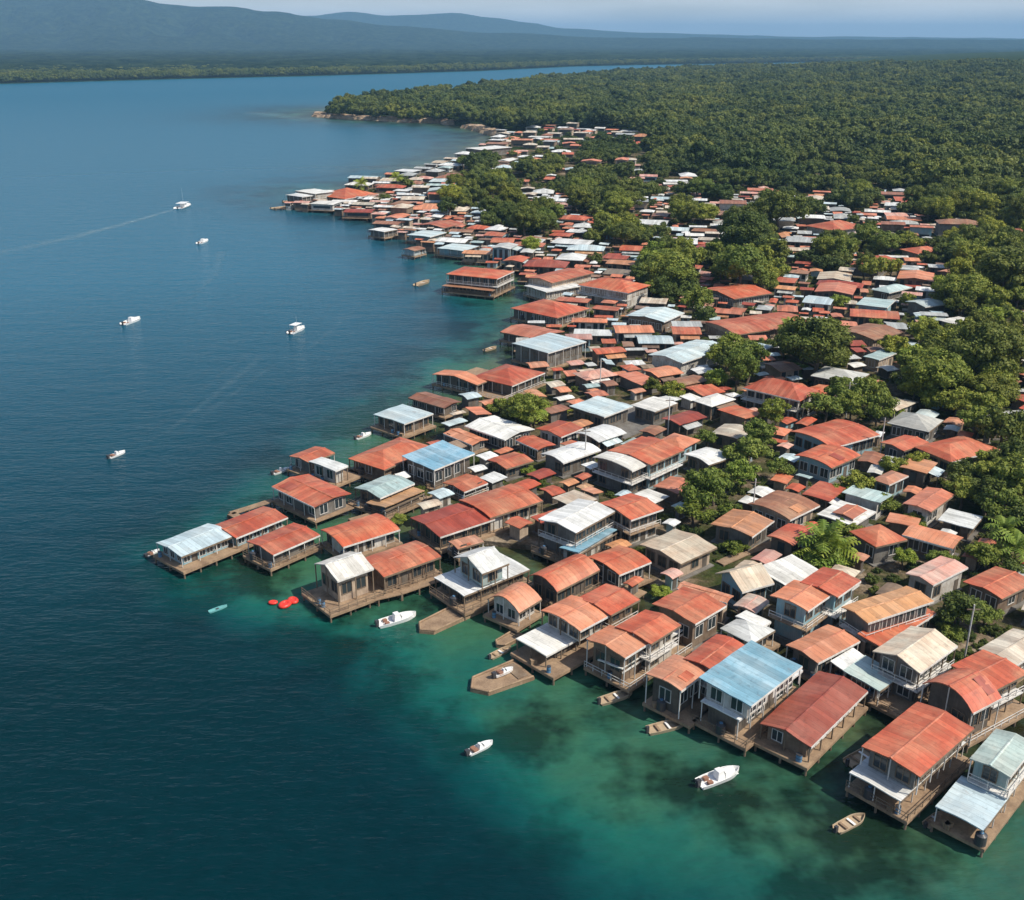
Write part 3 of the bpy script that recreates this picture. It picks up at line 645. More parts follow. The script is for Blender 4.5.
house('white wavy-roofed house touching the right of the white gable house', 'wavy white house', [bl((681, 456), (709, 465), (735, 459), 4.6, 'arch', 'white', 'grey')], water=False, group=G2)
house('isolated pyramid-roofed red house with white corner windows among trees', 'pyramid-roofed red house', [bl((743, 390), (800, 401), (824, 392), 6.6, 'hip', 'red', 'white', rise=2.2)], water=False, group=G2)
house('pale grey hip-roofed house right of the pyramid-roofed red house', 'pale grey hip house', [bl((813, 376), (856, 384), (869, 374), 5.6, 'hip', 'grey', 'dark')], water=False, group=G2)
house('red wavy-roofed house with blue end wall below the pyramid-roofed house', 'blue-ended red house', [bl((797, 431), (832, 448), (872, 433), 5.6, 'arch', 'red', 'blue')], water=False, group=G2)
house('red house with pale blue side windows directly in front of the blue-ended one', 'blue-sided red house', [bl((794, 457), (832, 468), (865, 457), 5.6, 'arch', 'red', 'blue')], water=False, group=G2)
house('medium red-roofed house between the small white tank roof and the square red house', 'medium red house', [bl((881, 443), (904, 451), (929, 443), 5.0, 'gable', 'red', 'grey')], water=False, group=G2)
house('square red-roofed house standing at the edge of the right-hand trees', 'square red tree-side house', [bl((926, 446), (951, 462), (981, 444), 5.4, 'hip', 'red', 'cream')], water=False, group=G2)
house('patchy grey and white roofed house above the red houses on the right', 'patchy grey house', [bl((887, 426), (929, 432), (953, 423), 5.0, 'hip', 'grey', 'grey', rise=1.8)], water=False, group=G2)
house('grey concrete-roofed house cut by the right edge of the picture', 'grey edge house', [bl((984, 413), (995, 425), (1040, 417), 5.0, 'flat', 'grey', 'cream')], water=False, group=G2)
house('tiny salmon hip-roofed house with teal windows among bushes', 'tiny salmon teal-windowed house', [bl((872, 480), (889, 485), (911, 477), 5.0, 'hip', 'salmon', 'blue')], water=False, group=G2)
house('salmon-roofed house with a long grey-white side wall left of the palm trees', 'salmon side-wall house', [bl((903, 505), (931, 512), (961, 497), 5.4, 'gable', 'salmon', 'white')], water=False, group=G2)
house('low white-roofed house in front of the salmon side-wall house', 'low white house', [bl((940, 520), (973, 529), (982, 517), 4.0, 'flat', 'white', 'wood')], water=False, group=G2)
house('white roof with a red raised middle above the bright green palms', 'white and red roofed house', [bl((817, 516), (853, 526), (882, 513), 4.0, 'flat', 'white', 'grey'), bl((835, 512), (853, 519), (870, 511), 4.7, 'gable', 'salmon', 'wood')], water=False, group=G2)
house('compact red hip-roofed house right of the bright green palms', 'compact red hip house', [bl((856, 531), (876, 547), (901, 537), 5.4, 'hip', 'red', 'grey')], water=False, group=G2)
house('wide low red-roofed house half hidden by small trees', 'wide low red house', [bl((902, 541), (953, 549), (973, 541), 4.6, 'gable', 'salmon', 'wood')], water=False, group=G2)
house('pink and white roofed house above the leafy tree at right', 'pink and white house', [bl((906, 574), (933, 585), (970, 569), 5.6, 'gable', 'pink', 'white')], water=False, group=G2)
house('red-roofed house at the right picture edge behind the leafy tree', 'red edge house', [bl((964, 583), (1002, 599), (1036, 584), 5.0, 'gable', 'red', 'wood')], water=False, group=G2)
house('tall salmon-roofed two-storey house with weathered blue end wall', 'tall salmon blue-ended house',
      [bl((769, 599), (808, 611), (839, 597), 7.6, 'gable', 'salmon', 'blue'), bl((803, 583), (838, 597), (886, 590), 7.9, 'gable', 'red', 'blue'), bl((800, 611), (812, 618), (875, 590), 4.6, 'shedb', 'white', 'grey')], water=False, group=G2)
house('orange gabled two-storey house right of the tall salmon house', 'orange gabled house', [bl((844, 607), (868, 623), (929, 600), 6.8, 'gable', 'orange', 'grey')], water=False, group=G2)
house('low rust-red house between the orange gabled house and the cream-roofed house', 'low rust-red house', [bl((857, 638), (882, 648), (944, 618), 4.6, 'shed', 'red', 'cream')], water=False, group=G2)
house('large cream-white square-roofed house with a grey-teal annex roof on its left', 'large cream-roofed house',
      [bl((874, 654), (920, 673), (963, 648), 7.4, 'gable', 'cream', 'grey', rise=1.0), bl((841, 677), (880, 691), (903, 676), 4.6, 'shed', 'teal', 'wood')], group=G1)
house('deep orange-red roofed house with a sweeping arched gable near the right edge', 'arched orange-red house',
      [bl((925, 686), (973, 713), (1003, 698), 6.6, 'arch', 'red', 'dark', rise=1.8), bl((950, 669), (996, 690), (1030, 674), 6.8, 'gable', 'red', 'grey')], group=G1)
house('salmon-roofed house just behind the big blue roof', 'salmon house behind blue roof', [bl((788, 646), (818, 663), (858, 641), 5.6, 'gable', 'salmon', 'grey')], group=G1)
house('jumble of small white roofs on one house behind the two-tone red house', 'jumbled white house', [bl((721, 630), (752, 644), (777, 631), 5.0, 'hip', 'white', 'white'), bl((735, 618), (760, 628), (772, 622), 5.4, 'flat', 'white', 'grey')], group=G1)
house('red square-roofed house behind the house with the long white awning', 'red square house', [bl((651, 607), (695, 624), (730, 608), 6.0, 'gable', 'red', 'wood')], water=False, group=G2)
house('salmon-roofed house peeking out behind the red square house', 'peeking salmon house', [bl((676, 594), (727, 603), (737, 597), 5.6, 'gable', 'salmon', 'cream')], water=False, group=G2)
house('cream-white tent-shaped roofed house in the middle right', 'cream tent-roofed house', [bl((723, 573), (742, 592), (768, 580), 5.6, 'gable', 'cream', 'blue', rise=1.8)], water=False, group=G2)
house('grey-white flat metal-roofed house right of the cream tent roof', 'grey-white metal-roofed house', [bl((762, 570), (789, 588), (818, 571), 5.0, 'shed', 'white', 'dark')], water=False, group=G2)
house('little dusty pink roofed house left of the tall salmon house', 'dusty pink house', [bl((734, 606), (755, 613), (770, 602), 4.6, 'arch', 'pink', 'cream')], water=False, group=G2)
house('cream and rust roofed house cut by the right edge above the arched red house', 'cream and rust edge house', [bl((980, 650), (1015, 666), (1050, 645), 5.0, 'gable', 'cream', 'wood')], group=G1)
house('small orange-salmon roofed hut behind the white two-tiered house', 'orange-salmon hut', [bl((446, 543), (458, 549), (486, 544), 3.8, 'flat', 'salmon', 'wood')], group=G1)
house('low roof of white and rust sheets left of the large cream-roofed house', 'white and rust sheet house', [bl((832, 665), (846, 672), (869, 659), 4.0, 'shed', 'white', 'wood')], group=G1)
house('flat weathered white roof with a dark middle above the large white house', 'weathered white hut', [bl((552, 499), (575, 508), (598, 500), 4.0, 'flat', 'cream', 'dark')], water=False, group=G2)
# middle distance
house('two-storey red hip-roofed stilt house alone over the water with a brown lower roof', 'lone red hip waterside house',
      [bl((443, 277), (497, 279), (524, 272), 7.6, 'hip', 'red', 'dark', rise=1.5), bl((441, 288), (492, 291), (520, 284), 3.9, 'flat', 'rust', 'wood', open=1)], group=G1)
mid = [
 ('red roof with a pale ridge second from the open bay', 'pale-ridged red house', (515, 308), (557, 318), (587, 308), 5.4, 'hip', 'red', 'dark', 1),
 ('long flat salmon-red roof pointing out at the water', 'pointing salmon house', (497, 335), (543, 340), (571, 333), 4.6, 'gable', 'salmon', 'dark', 1),
 ('pale blue two-storey house over the water below the pointing salmon roof', 'pale two-storey bay house', (513, 344), (548, 353), (586, 342), 6.6, 'flat', 'paleblue', 'grey', 1),
 ('wide red hip roof with white side wall near the lone waterside house', 'wide red hip house', (574, 288), (628, 293), (659, 287), 6.6, 'hip', 'red', 'white', 0),
 ('white boxy house with ship-like window bands', 'white ship-like house', (532, 285), (546, 292), (573, 284), 5.6, 'flat', 'white', 'white', 1),
 ('red roof behind the white ship-like house', 'red house behind ship-like house', (527, 278), (552, 283), (593, 273), 6.4, 'gable', 'red', 'cream', 0),
 ('large pale blue-grey sheet roof right of the bay', 'large blue-grey sheet house', (627, 316), (664, 322), (684, 313), 5.6, 'gable', 'paleblue', 'wood', 0),
 ('pale blue ribbed roof with white railing strip', 'pale blue ribbed house', (653, 354), (682, 363), (721, 346), 5.6, 'gable', 'paleblue', 'white', 0),
 ('very long rust-red hall roof near the round dark tree', 'very long red hall', (711, 322), (735, 335), (800, 321), 5.0, 'arch', 'red', 'cream', 0),
 ('red roof with dark open front above the very long hall', 'dark-fronted red house', (707, 289), (734, 299), (767, 292), 5.0, 'gable', 'red', 'grey', 0),
 ('small pale blue rounded roof left of the round dark tree', 'small pale rounded house', (738, 347), (757, 352), (772, 346), 4.6, 'hip', 'paleblue', 'grey', 0),
 ('rust and grey long roof right of the round dark tree', 'rust and grey long house', (839, 331), (874, 340), (903, 332), 5.0, 'gable', 'rust', 'cream', 0),
 ('teal flat roof on blue walls in the upper right village', 'teal flat house', (857, 305), (887, 308), (898, 301), 5.6, 'flat', 'teal', 'blue', 0),
 ('pale grey-teal hip roof above the teal flat one', 'pale grey-teal house', (875, 289), (889, 293), (903, 286), 5.0, 'hip', 'teal', 'dark', 0),
 ('long thin pale roof left of the big leafy tree', 'long thin pale house', (884, 345), (922, 350), (931, 345), 4.6, 'flat', 'paleblue', 'wood', 0),
 ('small pale square roof under the long thin pale one', 'small pale square house', (866, 356), (879, 360), (889, 352), 5.0, 'flat', 'teal', 'cream', 0),
 ('pale roof half under the dark trees at upper right', 'half-hidden pale house', (914, 301), (925, 307), (938, 302), 5.0, 'gable', 'paleblue', 'grey', 0),
 ('white roof in deep shade at the foot of the large dark trees', 'shaded white house', (941, 320), (953, 324), (968, 319), 4.6, 'flat', 'white', 'grey', 0),
 ('bright red roof against the dark trees at upper right', 'bright red forest-edge house', (908, 249), (918, 254), (938, 250), 5.0, 'hip', 'red', 'cream', 0),
 ('bright red hip roof with white strip between treetops', 'bright red treetop house', (815, 225), (834, 231), (854, 225), 5.4, 'hip', 'red', 'white', 0),
 ('red double roof in the upper right village', 'red double-roofed house', (853, 264), (880, 268), (895, 259), 5.0, 'gable', 'red', 'grey', 0),
 ('long low red roof under the dark forest edge', 'long low forest-edge house', (939, 271), (952, 274), (968, 270), 5.0, 'gable', 'salmon', 'dark', 0),
 ('white small roof at the left end of the lower bay houses', 'white end house of the lower bay', (374, 229), (384, 232), (393, 229), 5, 'flat', 'white', 'grey', 1),
 ('pale flat roof on a long jetty in the far bay', 'pale jetty house', (411, 234), (430, 237), (441, 232), 5, 'flat', 'paleblue', 'teal', 1),
 ('little red-brown house standing out in the far bay', 'little red-brown bay house', (404, 249), (414, 251), (423, 248), 4.4, 'gable', 'rust', 'blue', 1),
 ('pale roofed house on the brown quay of the far bay', 'pale quay house', (439, 248), (464, 251), (478, 246), 5, 'flat', 'paleblue', 'blue', 1),
 ('red roof between the pale jetty house and the shore', 'red jetty house', (424, 224), (444, 228), (458, 223), 5, 'gable', 'red', 'dark', 1),
 ('white cap-roofed building at the tip of the far promontory', 'white promontory tip building', (295, 194), (302, 197), (311, 194), 6, 'flat', 'white', 'grey', 1),
 ('white flat building second from the tip of the far promontory', 'second white promontory building', (308, 190), (315, 194), (327, 191), 7, 'flat', 'white', 'white', 1),
 ('wide red roof on the far promontory', 'wide red promontory house', (328, 194), (345, 199), (366, 193), 5, 'hip', 'red', 'rust', 1),
 ('long white roof by the far inlet below the peninsula', 'long white inlet building', (468, 148), (482, 150), (508, 147), 6, 'flat', 'white', 'grey', 0),
]
for lab, ph, L_, B_, R_, z_, rf_, c_, w_, wat in mid:
    if w_ == 'rust': w_ = 'wood'
    house(lab + ' of the stilt village' if len(lab.split()) < 6 else lab, ph, [bl(L_, B_, R_, z_, rf_, c_, w_)], water=bool(wat), group=G1 if wat else G2, win=1, name='stilt_house' if wat else 'village_house')
NHAND = len(THINGS)
# ------------------------------------------------------------------ trees
def crown_mesh(name, mat, seed, w=10.0, h=8.0, nl=26, leaves=110, ls=0.55, core=True, flat=0.75):
    rs = random.Random(seed); b = MB(); lobes = []
    for i in range(nl):
        while True:
            p = Vector((rs.uniform(-1, 1), rs.uniform(-1, 1), rs.uniform(-0.55, 1)))
            if p.length < 1 and p.length > 0.25: break
        r = rs.uniform(0.20, 0.36) * (1.15 - 0.4 * p.length)
        lobes.append((Vector((p.x * w * 0.40, p.y * w * 0.40, h * 0.52 + p.z * h * 0.36)), r * w * 0.5))
    for c, r in lobes:
        if core:
            rr = r * 0.72; n = 5; vs = []; fs = []
            for a in range(4):
                for k in range(n):
                    th = math.pi * (a + 0.5) / 4; ph = 2 * math.pi * (k + a * .5) / n; q = rr * rs.uniform(0.8, 1.15)
                    vs.append((c.x + q * math.sin(th) * math.cos(ph), c.y + q * math.sin(th) * math.sin(ph), c.z + q * flat * math.cos(th)))
            for a in range(3):
                for k in range(n): fs.append((a * n + k, (a + 1) * n + k, (a + 1) * n + (k + 1) % n, a * n + (k + 1) % n))
            fs.append(tuple(range(n))); fs.append(tuple(range(4 * n - 1, 3 * n - 1, -1)))
            b.add(vs, fs)
        for _ in range(leaves):
            d = Vector((rs.gauss(0, 1), rs.gauss(0, 1), rs.gauss(0.25, 1))).normalized()
            rad = r * rs.uniform(0.72, 1.18)
            p = c + Vector((d.x * rad, d.y * rad, d.z * rad * flat))
            nn = (d + Vector((rs.uniform(-.8, .8), rs.uniform(-.8, .8), rs.uniform(-.3, .9)))).normalized()
            q = nn.orthogonal().normalized(); t = nn.cross(q); a = rs.uniform(0, 6.28)
            e = q * math.cos(a) + t * math.sin(a); g = nn.cross(e); s = ls * rs.uniform(0.6, 1.25)
            b.add([p + e * s * .5, p + g * s * 0.34, p - e * s * .5, p - g * s * 0.34], [(0, 1, 2, 3)])
    return b.mesh(name, mat)
def trunk_mesh(seed, h=5.0, r=0.35):
    rs = random.Random(seed); b = MB(); lean = Vector((rs.uniform(-.3, .3), rs.uniform(-.3, .3), 0))
    p = Vector((0, 0, -1)); k = 5
    for i in range(k):
        q = p + Vector((lean.x + rs.uniform(-.15, .15), lean.y + rs.uniform(-.15, .15), (h + 1) / k)); b.tube(p, q, r * (1 - i / k * 0.5), r * (1 - (i + 1) / k * 0.5), 8); p = q
        if i >= 2:
            for _ in range(2):
                a = rs.uniform(0, 6.28); e = p + Vector((math.cos(a) * 2.2, math.sin(a) * 2.2, rs.uniform(1.2, 2.6))); b.tube(p, e, r * 0.35, r * 0.12, 6)
    return b.mesh('trunk', M['bark'])
CR = [crown_mesh('crown', M[mt], sd, 10, hh, nl, 100, 0.6) for mt, sd, hh, nl in
      (('leaf', 1, 8, 26), ('leafdark', 2, 8.5, 28), ('leaf', 3, 7, 24), ('leafdark', 4, 7.5, 30), ('leaf', 5, 9.5, 30), ('leafbright', 6, 7, 22))]
CRB = [crown_mesh('crown', M[mt], sd, 10, hh, 60, 130, 0.42) for mt, sd, hh in (('leafdark', 11, 8.5), ('leaf', 12, 8), ('leafdark', 13, 7.5))]
CRF = [crown_mesh('crown', M[mt], sd, 10, hh, 22, 90, 0.75) for mt, sd, hh in (('wood1', 21, 8), ('wood2', 22, 8), ('wood2', 23, 7), ('wood1', 24, 7.5))]
TR = [trunk_mesh(s) for s in (1, 2, 3)]
def palm_crown(seed):
    rs = random.Random(seed); b = MB()
    for i in range(22):
        a = i * 2.399 + rs.uniform(-.2, .2); el = rs.uniform(-0.1, 1.2); L = rs.uniform(3.0, 4.2)
        pts = [Vector((0, 0, 0))]; d = Vector((math.cos(a) * math.cos(el), math.sin(a) * math.cos(el), math.sin(el)))
        for k in range(8): pts.append(pts[-1] + d * L / 8); d = (d + Vector((0, 0, -0.17))).normalized()
        side = Vector((-math.sin(a), math.cos(a), 0))
        for k in range(1, 8):
            for sg in (-1, 1):
                p = pts[k]; ll = 1.1 * math.sin(math.pi * (k + 0.6) / 9); dr = (pts[k] - pts[k - 1]).normalized()
                tip = p + side * sg * ll + dr * 0.45 + Vector((0, 0, -0.4 * ll)); b.add([p, p + dr * 0.42, tip + dr * 0.1, tip], [(0, 1, 2, 3)])
        for k in range(8): b.add([pts[k] - side * .05, pts[k] + side * .05, pts[k + 1] + side * .04, pts[k + 1] - side * .04], [(0, 1, 2, 3)])
    return b.mesh('crown', M['leafbright'])
PC = [palm_crown(1), palm_crown(2)]
TREES = []   # things as in THINGS
def tree(x, y, wd, variant, kind='tree', hs=1.0, phrase=None, label=None, zb=None):
    g = ground(x, y) if zb is None else zb; s = wd / 10.0
    rz = random.uniform(0, 6.28)
    if kind == 'palm':
        root = empty('palm_tree', (x, y, g), rz); th = wd * 0.8 * hs
        b = MB(); b.tube((0, 0, -1), (0.2, 0, th * 0.5), 0.22, 0.17, 8); b.tube((0.2, 0, th * .5), (0.35, 0.1, th), 0.17, 0.13, 8); b.build('trunk', M['bark'], root)
        obj('crown', PC[variant % 2], root, (0.35, 0.1, th), 0, (wd / 7,) * 3); hh = th
    else:
        root = empty('broadleaf_tree' if kind == 'tree' else 'bush', (x, y, g), rz); tz = {'tree': 0.13, 'bush': -0.1}[kind] * wd
        if kind == 'tree': obj('trunk', TR[variant % 3], root, (0, 0, 0), 0, (s, s, s * 0.9))
        bank = CRB if wd > 13 else CR
        obj('crown', bank[variant % len(bank)], root, (0, 0, tz), 0, (s, s, s * hs)); hh = tz + 5 * s * hs
    px, py, f = proj(x, y, g + hh); mt = {'tree': 'green', 'palm': 'bright green', 'bush': 'green'}[kind]
    if kind != 'palm':
        mn = (CRB if wd > 13 else CR)[variant % (3 if wd > 13 else 6)].materials[0].name
        mt = {'foliage_dark': 'dark green', 'foliage_green': 'green', 'foliage_bright': 'light green'}[mn]
    tag(root, label, {'tree': 'tree', 'palm': 'palm tree', 'bush': 'bush'}[kind], {'tree': 'trees standing among the houses', 'palm': 'palms among the houses', 'bush': 'bushes between the houses'}[kind])
    TREES.append([root, px, py, kind, mt, wd * F / f, phrase])
    return root
HT = [(814, 343, 78, 0, 'tree', 0.95, 'large round dark green tree right of the very long red hall', 'large round dark tree'),
      (738, 368, 42, 4, 'tree', 1.25, 'tall shaggy yellow-green tree left of the large round dark tree', 'tall shaggy tree'),
      (797, 369, 32, 5, 'bush', 0.8, 'light green bush at the foot of the large round dark tree', None),
      (936, 372, 72, 1, 'tree', 0.9, 'big spreading tree in the left part of the large right-hand grove', 'big grove tree'),
      (984, 350, 84, 0, 'tree', 0.95, 'widest dark tree of the large right-hand grove', 'widest grove tree'),
      (872, 388, 46, 2, 'tree', 1.0, 'dense tree between the pale grey hip house and the grove', 'tree beside grey hip house'),
      (990, 388, 60, 2, 'tree', 0.8, 'tree at the lower edge of the right-hand grove', None),
      (1012, 270, 70, 0, 'tree', 0.9, 'dark tree rising over the shaded white house', 'dark tree over shaded house'),
      (966, 288, 54, 1, 'tree', 0.85, 'spreading tree left of the dark one over the shaded house', None),
      (744, 232, 56, 0, 'tree', 1.0, 'dark leafy tree topping the clump above the dark-fronted red house', 'dark clump tree'),
      (741, 262, 60, 1, 'tree', 0.9, 'green tree in front in the clump above the dark-fronted red house', 'front clump tree'),
      (670, 268, 58, 1, 'tree', 0.8, 'wide green tree above the large blue-grey sheet house', 'wide green tree'),
      (782, 205, 58, 2, 'tree', 0.9, 'broad tree crown left of the treetop red roof', 'broad upper tree'),
      (526, 409, 50, 5, 'bush', 0.7, 'broad light green bush behind the crisp white house', 'broad light bush'),
      (500, 404, 26, 2, 'bush', 0.8, 'smaller bush joined to the left of the broad light green bush', None),
      (560, 410, 22, 2, 'bush', 0.7, 'small bush at the right end of the broad light green bush', None),
      (527, 470, 16, 5, 'bush', 0.9, 'little light green bush beside the little red house', None),
      (497, 478, 18, 2, 'bush', 0.8, 'rounded little bush in front of the little red house', None),
      (540, 483, 20, 1, 'bush', 0.6, 'low dark bush under the arched white house', None),
      (715, 486, 36, 4, 'tree', 0.9, 'leafy tree in the middle of the village garden strip', 'garden strip tree'),
      (742, 470, 34, 5, 'tree', 0.9, 'light green tree to the right in the village garden strip', None),
      (695, 508, 34, 2, 'tree', 0.8, 'tree at the lower left of the village garden strip', None),
      (728, 512, 30, 2, 'bush', 0.9, 'bush right under the leafy garden strip tree', None),
      (762, 436, 34, 4, 'tree', 1.0, 'tree left of the blue-ended red house', None),
      (779, 466, 28, 2, 'tree', 0.9, 'tree left of the blue-sided red house', None),
      (707, 436, 24, 2, 'tree', 0.9, 'small tree above the wavy white house', None),
      (776, 414, 30, 4, 'tree', 1.0, 'tree just below the pyramid-roofed red house', None),
      (672, 388, 32, 2, 'tree', 0.9, 'tree right of the large pale flat house', None),
      (652, 384, 22, 1, 'tree', 0.9, 'small dark tree beside the tree right of the pale flat house', None),
      (822, 541, 54, 0, 'palm', 0.6, 'tall feathery bright green palm at the left of the palm clump', 'bright palm clump'),
      (838, 550, 48, 1, 'palm', 0.5, 'bright green palm in front in the palm clump', None),
      (810, 552, 40, 1, 'palm', 0.5, 'lowest leaning palm at the left front of the palm clump', None),
      (824, 558, 50, 5, 'bush', 0.7, 'light green shrub under the palm clump', None),
      (853, 530, 26, 2, 'tree', 0.9, 'green tree right behind the palm clump', None),
      (960, 608, 46, 1, 'tree', 0.85, 'dark leafy tree below the pink and white house', 'leafy right tree'),
      (985, 612, 34, 2, 'tree', 0.8, 'tree between the leafy right tree and the red edge house', None),
      (950, 632, 30, 2, 'bush', 0.8, 'shrub in front of the dark leafy right tree', None),
      (992, 468, 44, 0, 'tree', 1.0, 'tree right of the square red tree-side house', 'upper right-edge tree'),
      (1016, 455, 44, 1, 'tree', 1.0, 'dark tree behind at the right edge above the palms', None),
      (1003, 500, 46, 2, 'tree', 0.9, 'tree right of the low white house', None),
      (1002, 530, 40, 0, 'palm', 0.8, 'yellowish green palm at the right edge beside the low white house', 'right-edge palm'),
      (1018, 548, 46, 1, 'palm', 0.7, 'palm cut by the right picture edge', None),
      (988, 552, 40, 2, 'tree', 0.8, 'tree under the right-edge palms', None),
      (1012, 572, 44, 1, 'bush', 0.7, 'dark shrub mass below the right-edge palms', None),
      (918, 460, 28, 2, 'tree', 0.9, 'tree under the medium red house', None),
      (893, 466, 24, 4, 'tree', 0.9, 'tree above the tiny salmon teal-windowed house', None),
      (858, 480, 32, 2, 'tree', 0.9, 'tree in front of the blue-sided red house', None),
      (842, 492, 28, 5, 'bush', 0.9, 'light shrub left of the tiny salmon teal-windowed house', None),
      (885, 503, 28, 2, 'bush', 1.0, 'shrub left of the salmon side-wall house', None),
      (912, 520, 26, 2, 'bush', 0.9, 'shrub below the salmon side-wall house', None),
      (905, 556, 26, 5, 'tree', 0.8, 'small tree at the left end of the wide low red house', None),
      (942, 557, 28, 2, 'tree', 0.8, 'small tree in front of the wide low red house', None),
      (978, 418, 40, 2, 'tree', 0.9, 'tree left of the grey edge house', None),
      (1014, 430, 36, 1, 'tree', 0.9, 'tree below the grey edge house', None),
      (895, 412, 22, 5, 'bush', 1.0, 'rounded shrub left of the patchy grey house', None),
      (735, 546, 26, 2, 'bush', 0.8, 'dark shrub below the orange-roofed house', None),
      (660, 590, 24, 5, 'bush', 0.5, 'low green plants right of the red bowed-gable house', None),
      (400, 517, 20, 2, 'bush', 0.5, 'green plants under the deck of the orange lean-to house', None),
      (531, 243, 24, 5, 'tree', 1.1, 'lone yellow-green tree above the wide red hip house', 'lone bay tree'),
      (361, 184, 17, 0, 'palm', 0.9, 'palm on the far promontory beside the wide red roof', 'promontory palm'),
      (397, 178, 16, 1, 'palm', 0.9, 'palm on the far promontory behind the first palm', None),
      (463, 160, 18, 2, 'tree', 1.0, 'small tree left of the long white inlet building', None),
      (447, 206, 26, 1, 'tree', 0.9, 'tree at the lower left of the promontory grove', None),
      (455, 180, 24, 2, 'tree', 0.9, 'tree at the upper left of the promontory grove', None),
      (875, 325, 16, 4, 'tree', 1.1, 'small tree right of the rust and grey long house', None),
      (908, 300, 16, 4, 'tree', 1.2, 'narrow tree left of the half-hidden pale house', None),
      (840, 300, 26, 5, 'tree', 0.8, 'light tree left of the teal flat house', None),
      (943, 295, 30, 1, 'tree', 0.9, 'dark tree right of the half-hidden pale house', None)]
for cx, cy, wp, var, kd, hs, lab, ph in HT:
    if cy > 400 and kd != 'palm': wp *= 1.22
    p = P(cx, cy, 5); f = proj(p.x, p.y, 5)[2]; wd = wp / F * f
    for _ in range(3):
        g = ground(p.x, p.y); ch = {'tree': 0.13 * wd + 0.42 * wd * hs, 'bush': 0.3 * wd * hs, 'palm': 0.8 * wd * hs}[kd]
        p = P(cx, cy, g + ch); wd = wp / F * proj(p.x, p.y, g + ch)[2]
    tree(p.x, p.y, wd, var, kd, hs, ph, lab)
# ------------------------------------------------------------------ fill of the village: houses read as kinds and colours
BLOB = [(510, 195, 52, 26), (620, 165, 50, 16), (565, 180, 62, 20), (530, 215, 22, 14), (700, 150, 60, 20), (745, 172, 40, 20), (785, 208, 32, 20), (745, 250, 36, 30), (668, 268, 28, 20),
        (860, 200, 36, 11), (915, 190, 66, 20), (870, 238, 22, 10), (925, 235, 40, 14), (828, 250, 24, 10), (1005, 275, 40, 34), (960, 290, 28, 18), (965, 362, 62, 42), (870, 388, 26, 22),
        (992, 470, 38, 34), (1008, 530, 32, 48), (815, 345, 36, 26), (735, 370, 20, 24), (665, 386, 22, 11), (762, 440, 18, 14), (718, 490, 36, 26), (778, 466, 16, 12), (859, 482, 22, 10),
        (825, 545, 30, 20), (963, 612, 30, 18), (525, 408, 34, 13), (980, 415, 18, 16), (478, 195, 28, 20), (640, 225, 22, 8), (690, 215, 18, 6), (770, 272, 16, 8), (1000, 225, 50, 22), (960, 205, 40, 18),
        (640, 195, 60, 9), (600, 205, 34, 8), (480, 160, 12, 8), (905, 320, 8, 8), (820, 176, 70, 9), (560, 208, 40, 10), (610, 148, 26, 7), (720, 196, 34, 8), (640, 232, 26, 7), (700, 300, 12, 6), (880, 268, 16, 6), (955, 250, 30, 10), (985, 320, 40, 14), (905, 345, 16, 10), (840, 395, 22, 8), (1000, 420, 30, 12), (940, 480, 16, 8), (880, 510, 18, 9), (930, 556, 26, 8), (700, 430, 18, 9), (690, 520, 16, 10), (790, 500, 12, 7), (600, 232, 12, 6)]
def blobv(px, py, k=1.0):
    return any(((px - a) / (c * k)) ** 2 + ((py - b_) / (d * k)) ** 2 < 1 for a, b_, c, d in BLOB)
TOWN = [(1024, 690), (960, 672), (900, 655), (830, 650), (740, 622), (690, 602), (640, 590), (600, 560), (500, 520), (440, 520), (400, 495), (395, 475), (440, 435), (462, 395), (515, 372), (505, 350), (530, 325), (560, 300),
        (530, 290), (515, 272), (490, 262), (430, 246), (398, 232), (372, 216), (330, 208), (286, 205), (290, 196), (340, 188), (372, 176), (420, 172), (450, 160), (490, 145), (505, 132), (560, 126), (640, 133), (668, 158), (700, 172),
        (760, 182), (830, 168), (880, 180), (940, 190), (985, 200), (1024, 215), (1080, 240), (1130, 700)]
FOREST = [(322, 115), (400, 120), (440, 121), (478, 128), (505, 133), (560, 127), (640, 134), (665, 160), (700, 174), (760, 182), (830, 167), (880, 180), (935, 195), (985, 208), (1024, 225), (1250, 330), (1400, 64), (722, 70.5), (694, 72), (623, 77), (584, 80.5), (545, 84), (506, 89.5), (468, 94.5),
          (429, 98.5), (394, 104.5), (345, 109), (323, 113.2)]
def near_ang(x, y):
    return R(40) * (1 - sstep(190, 340, y)) + R(-15) * sstep(190, 330, y) + 0.4 * noise.noise(Vector((x * 0.006, y * 0.006, 4)))
PAL = ['red'] * 9 + ['salmon'] * 7 + ['darkred'] * 2 + ['orange'] * 2 + ['rust'] * 3 + ['brown'] * 2 + ['white'] * 6 + ['teal'] * 2 + ['paleblue'] * 4 + ['cream'] * 4 + ['grey'] * 3 + ['pink'] * 2
LANDW = LANDR
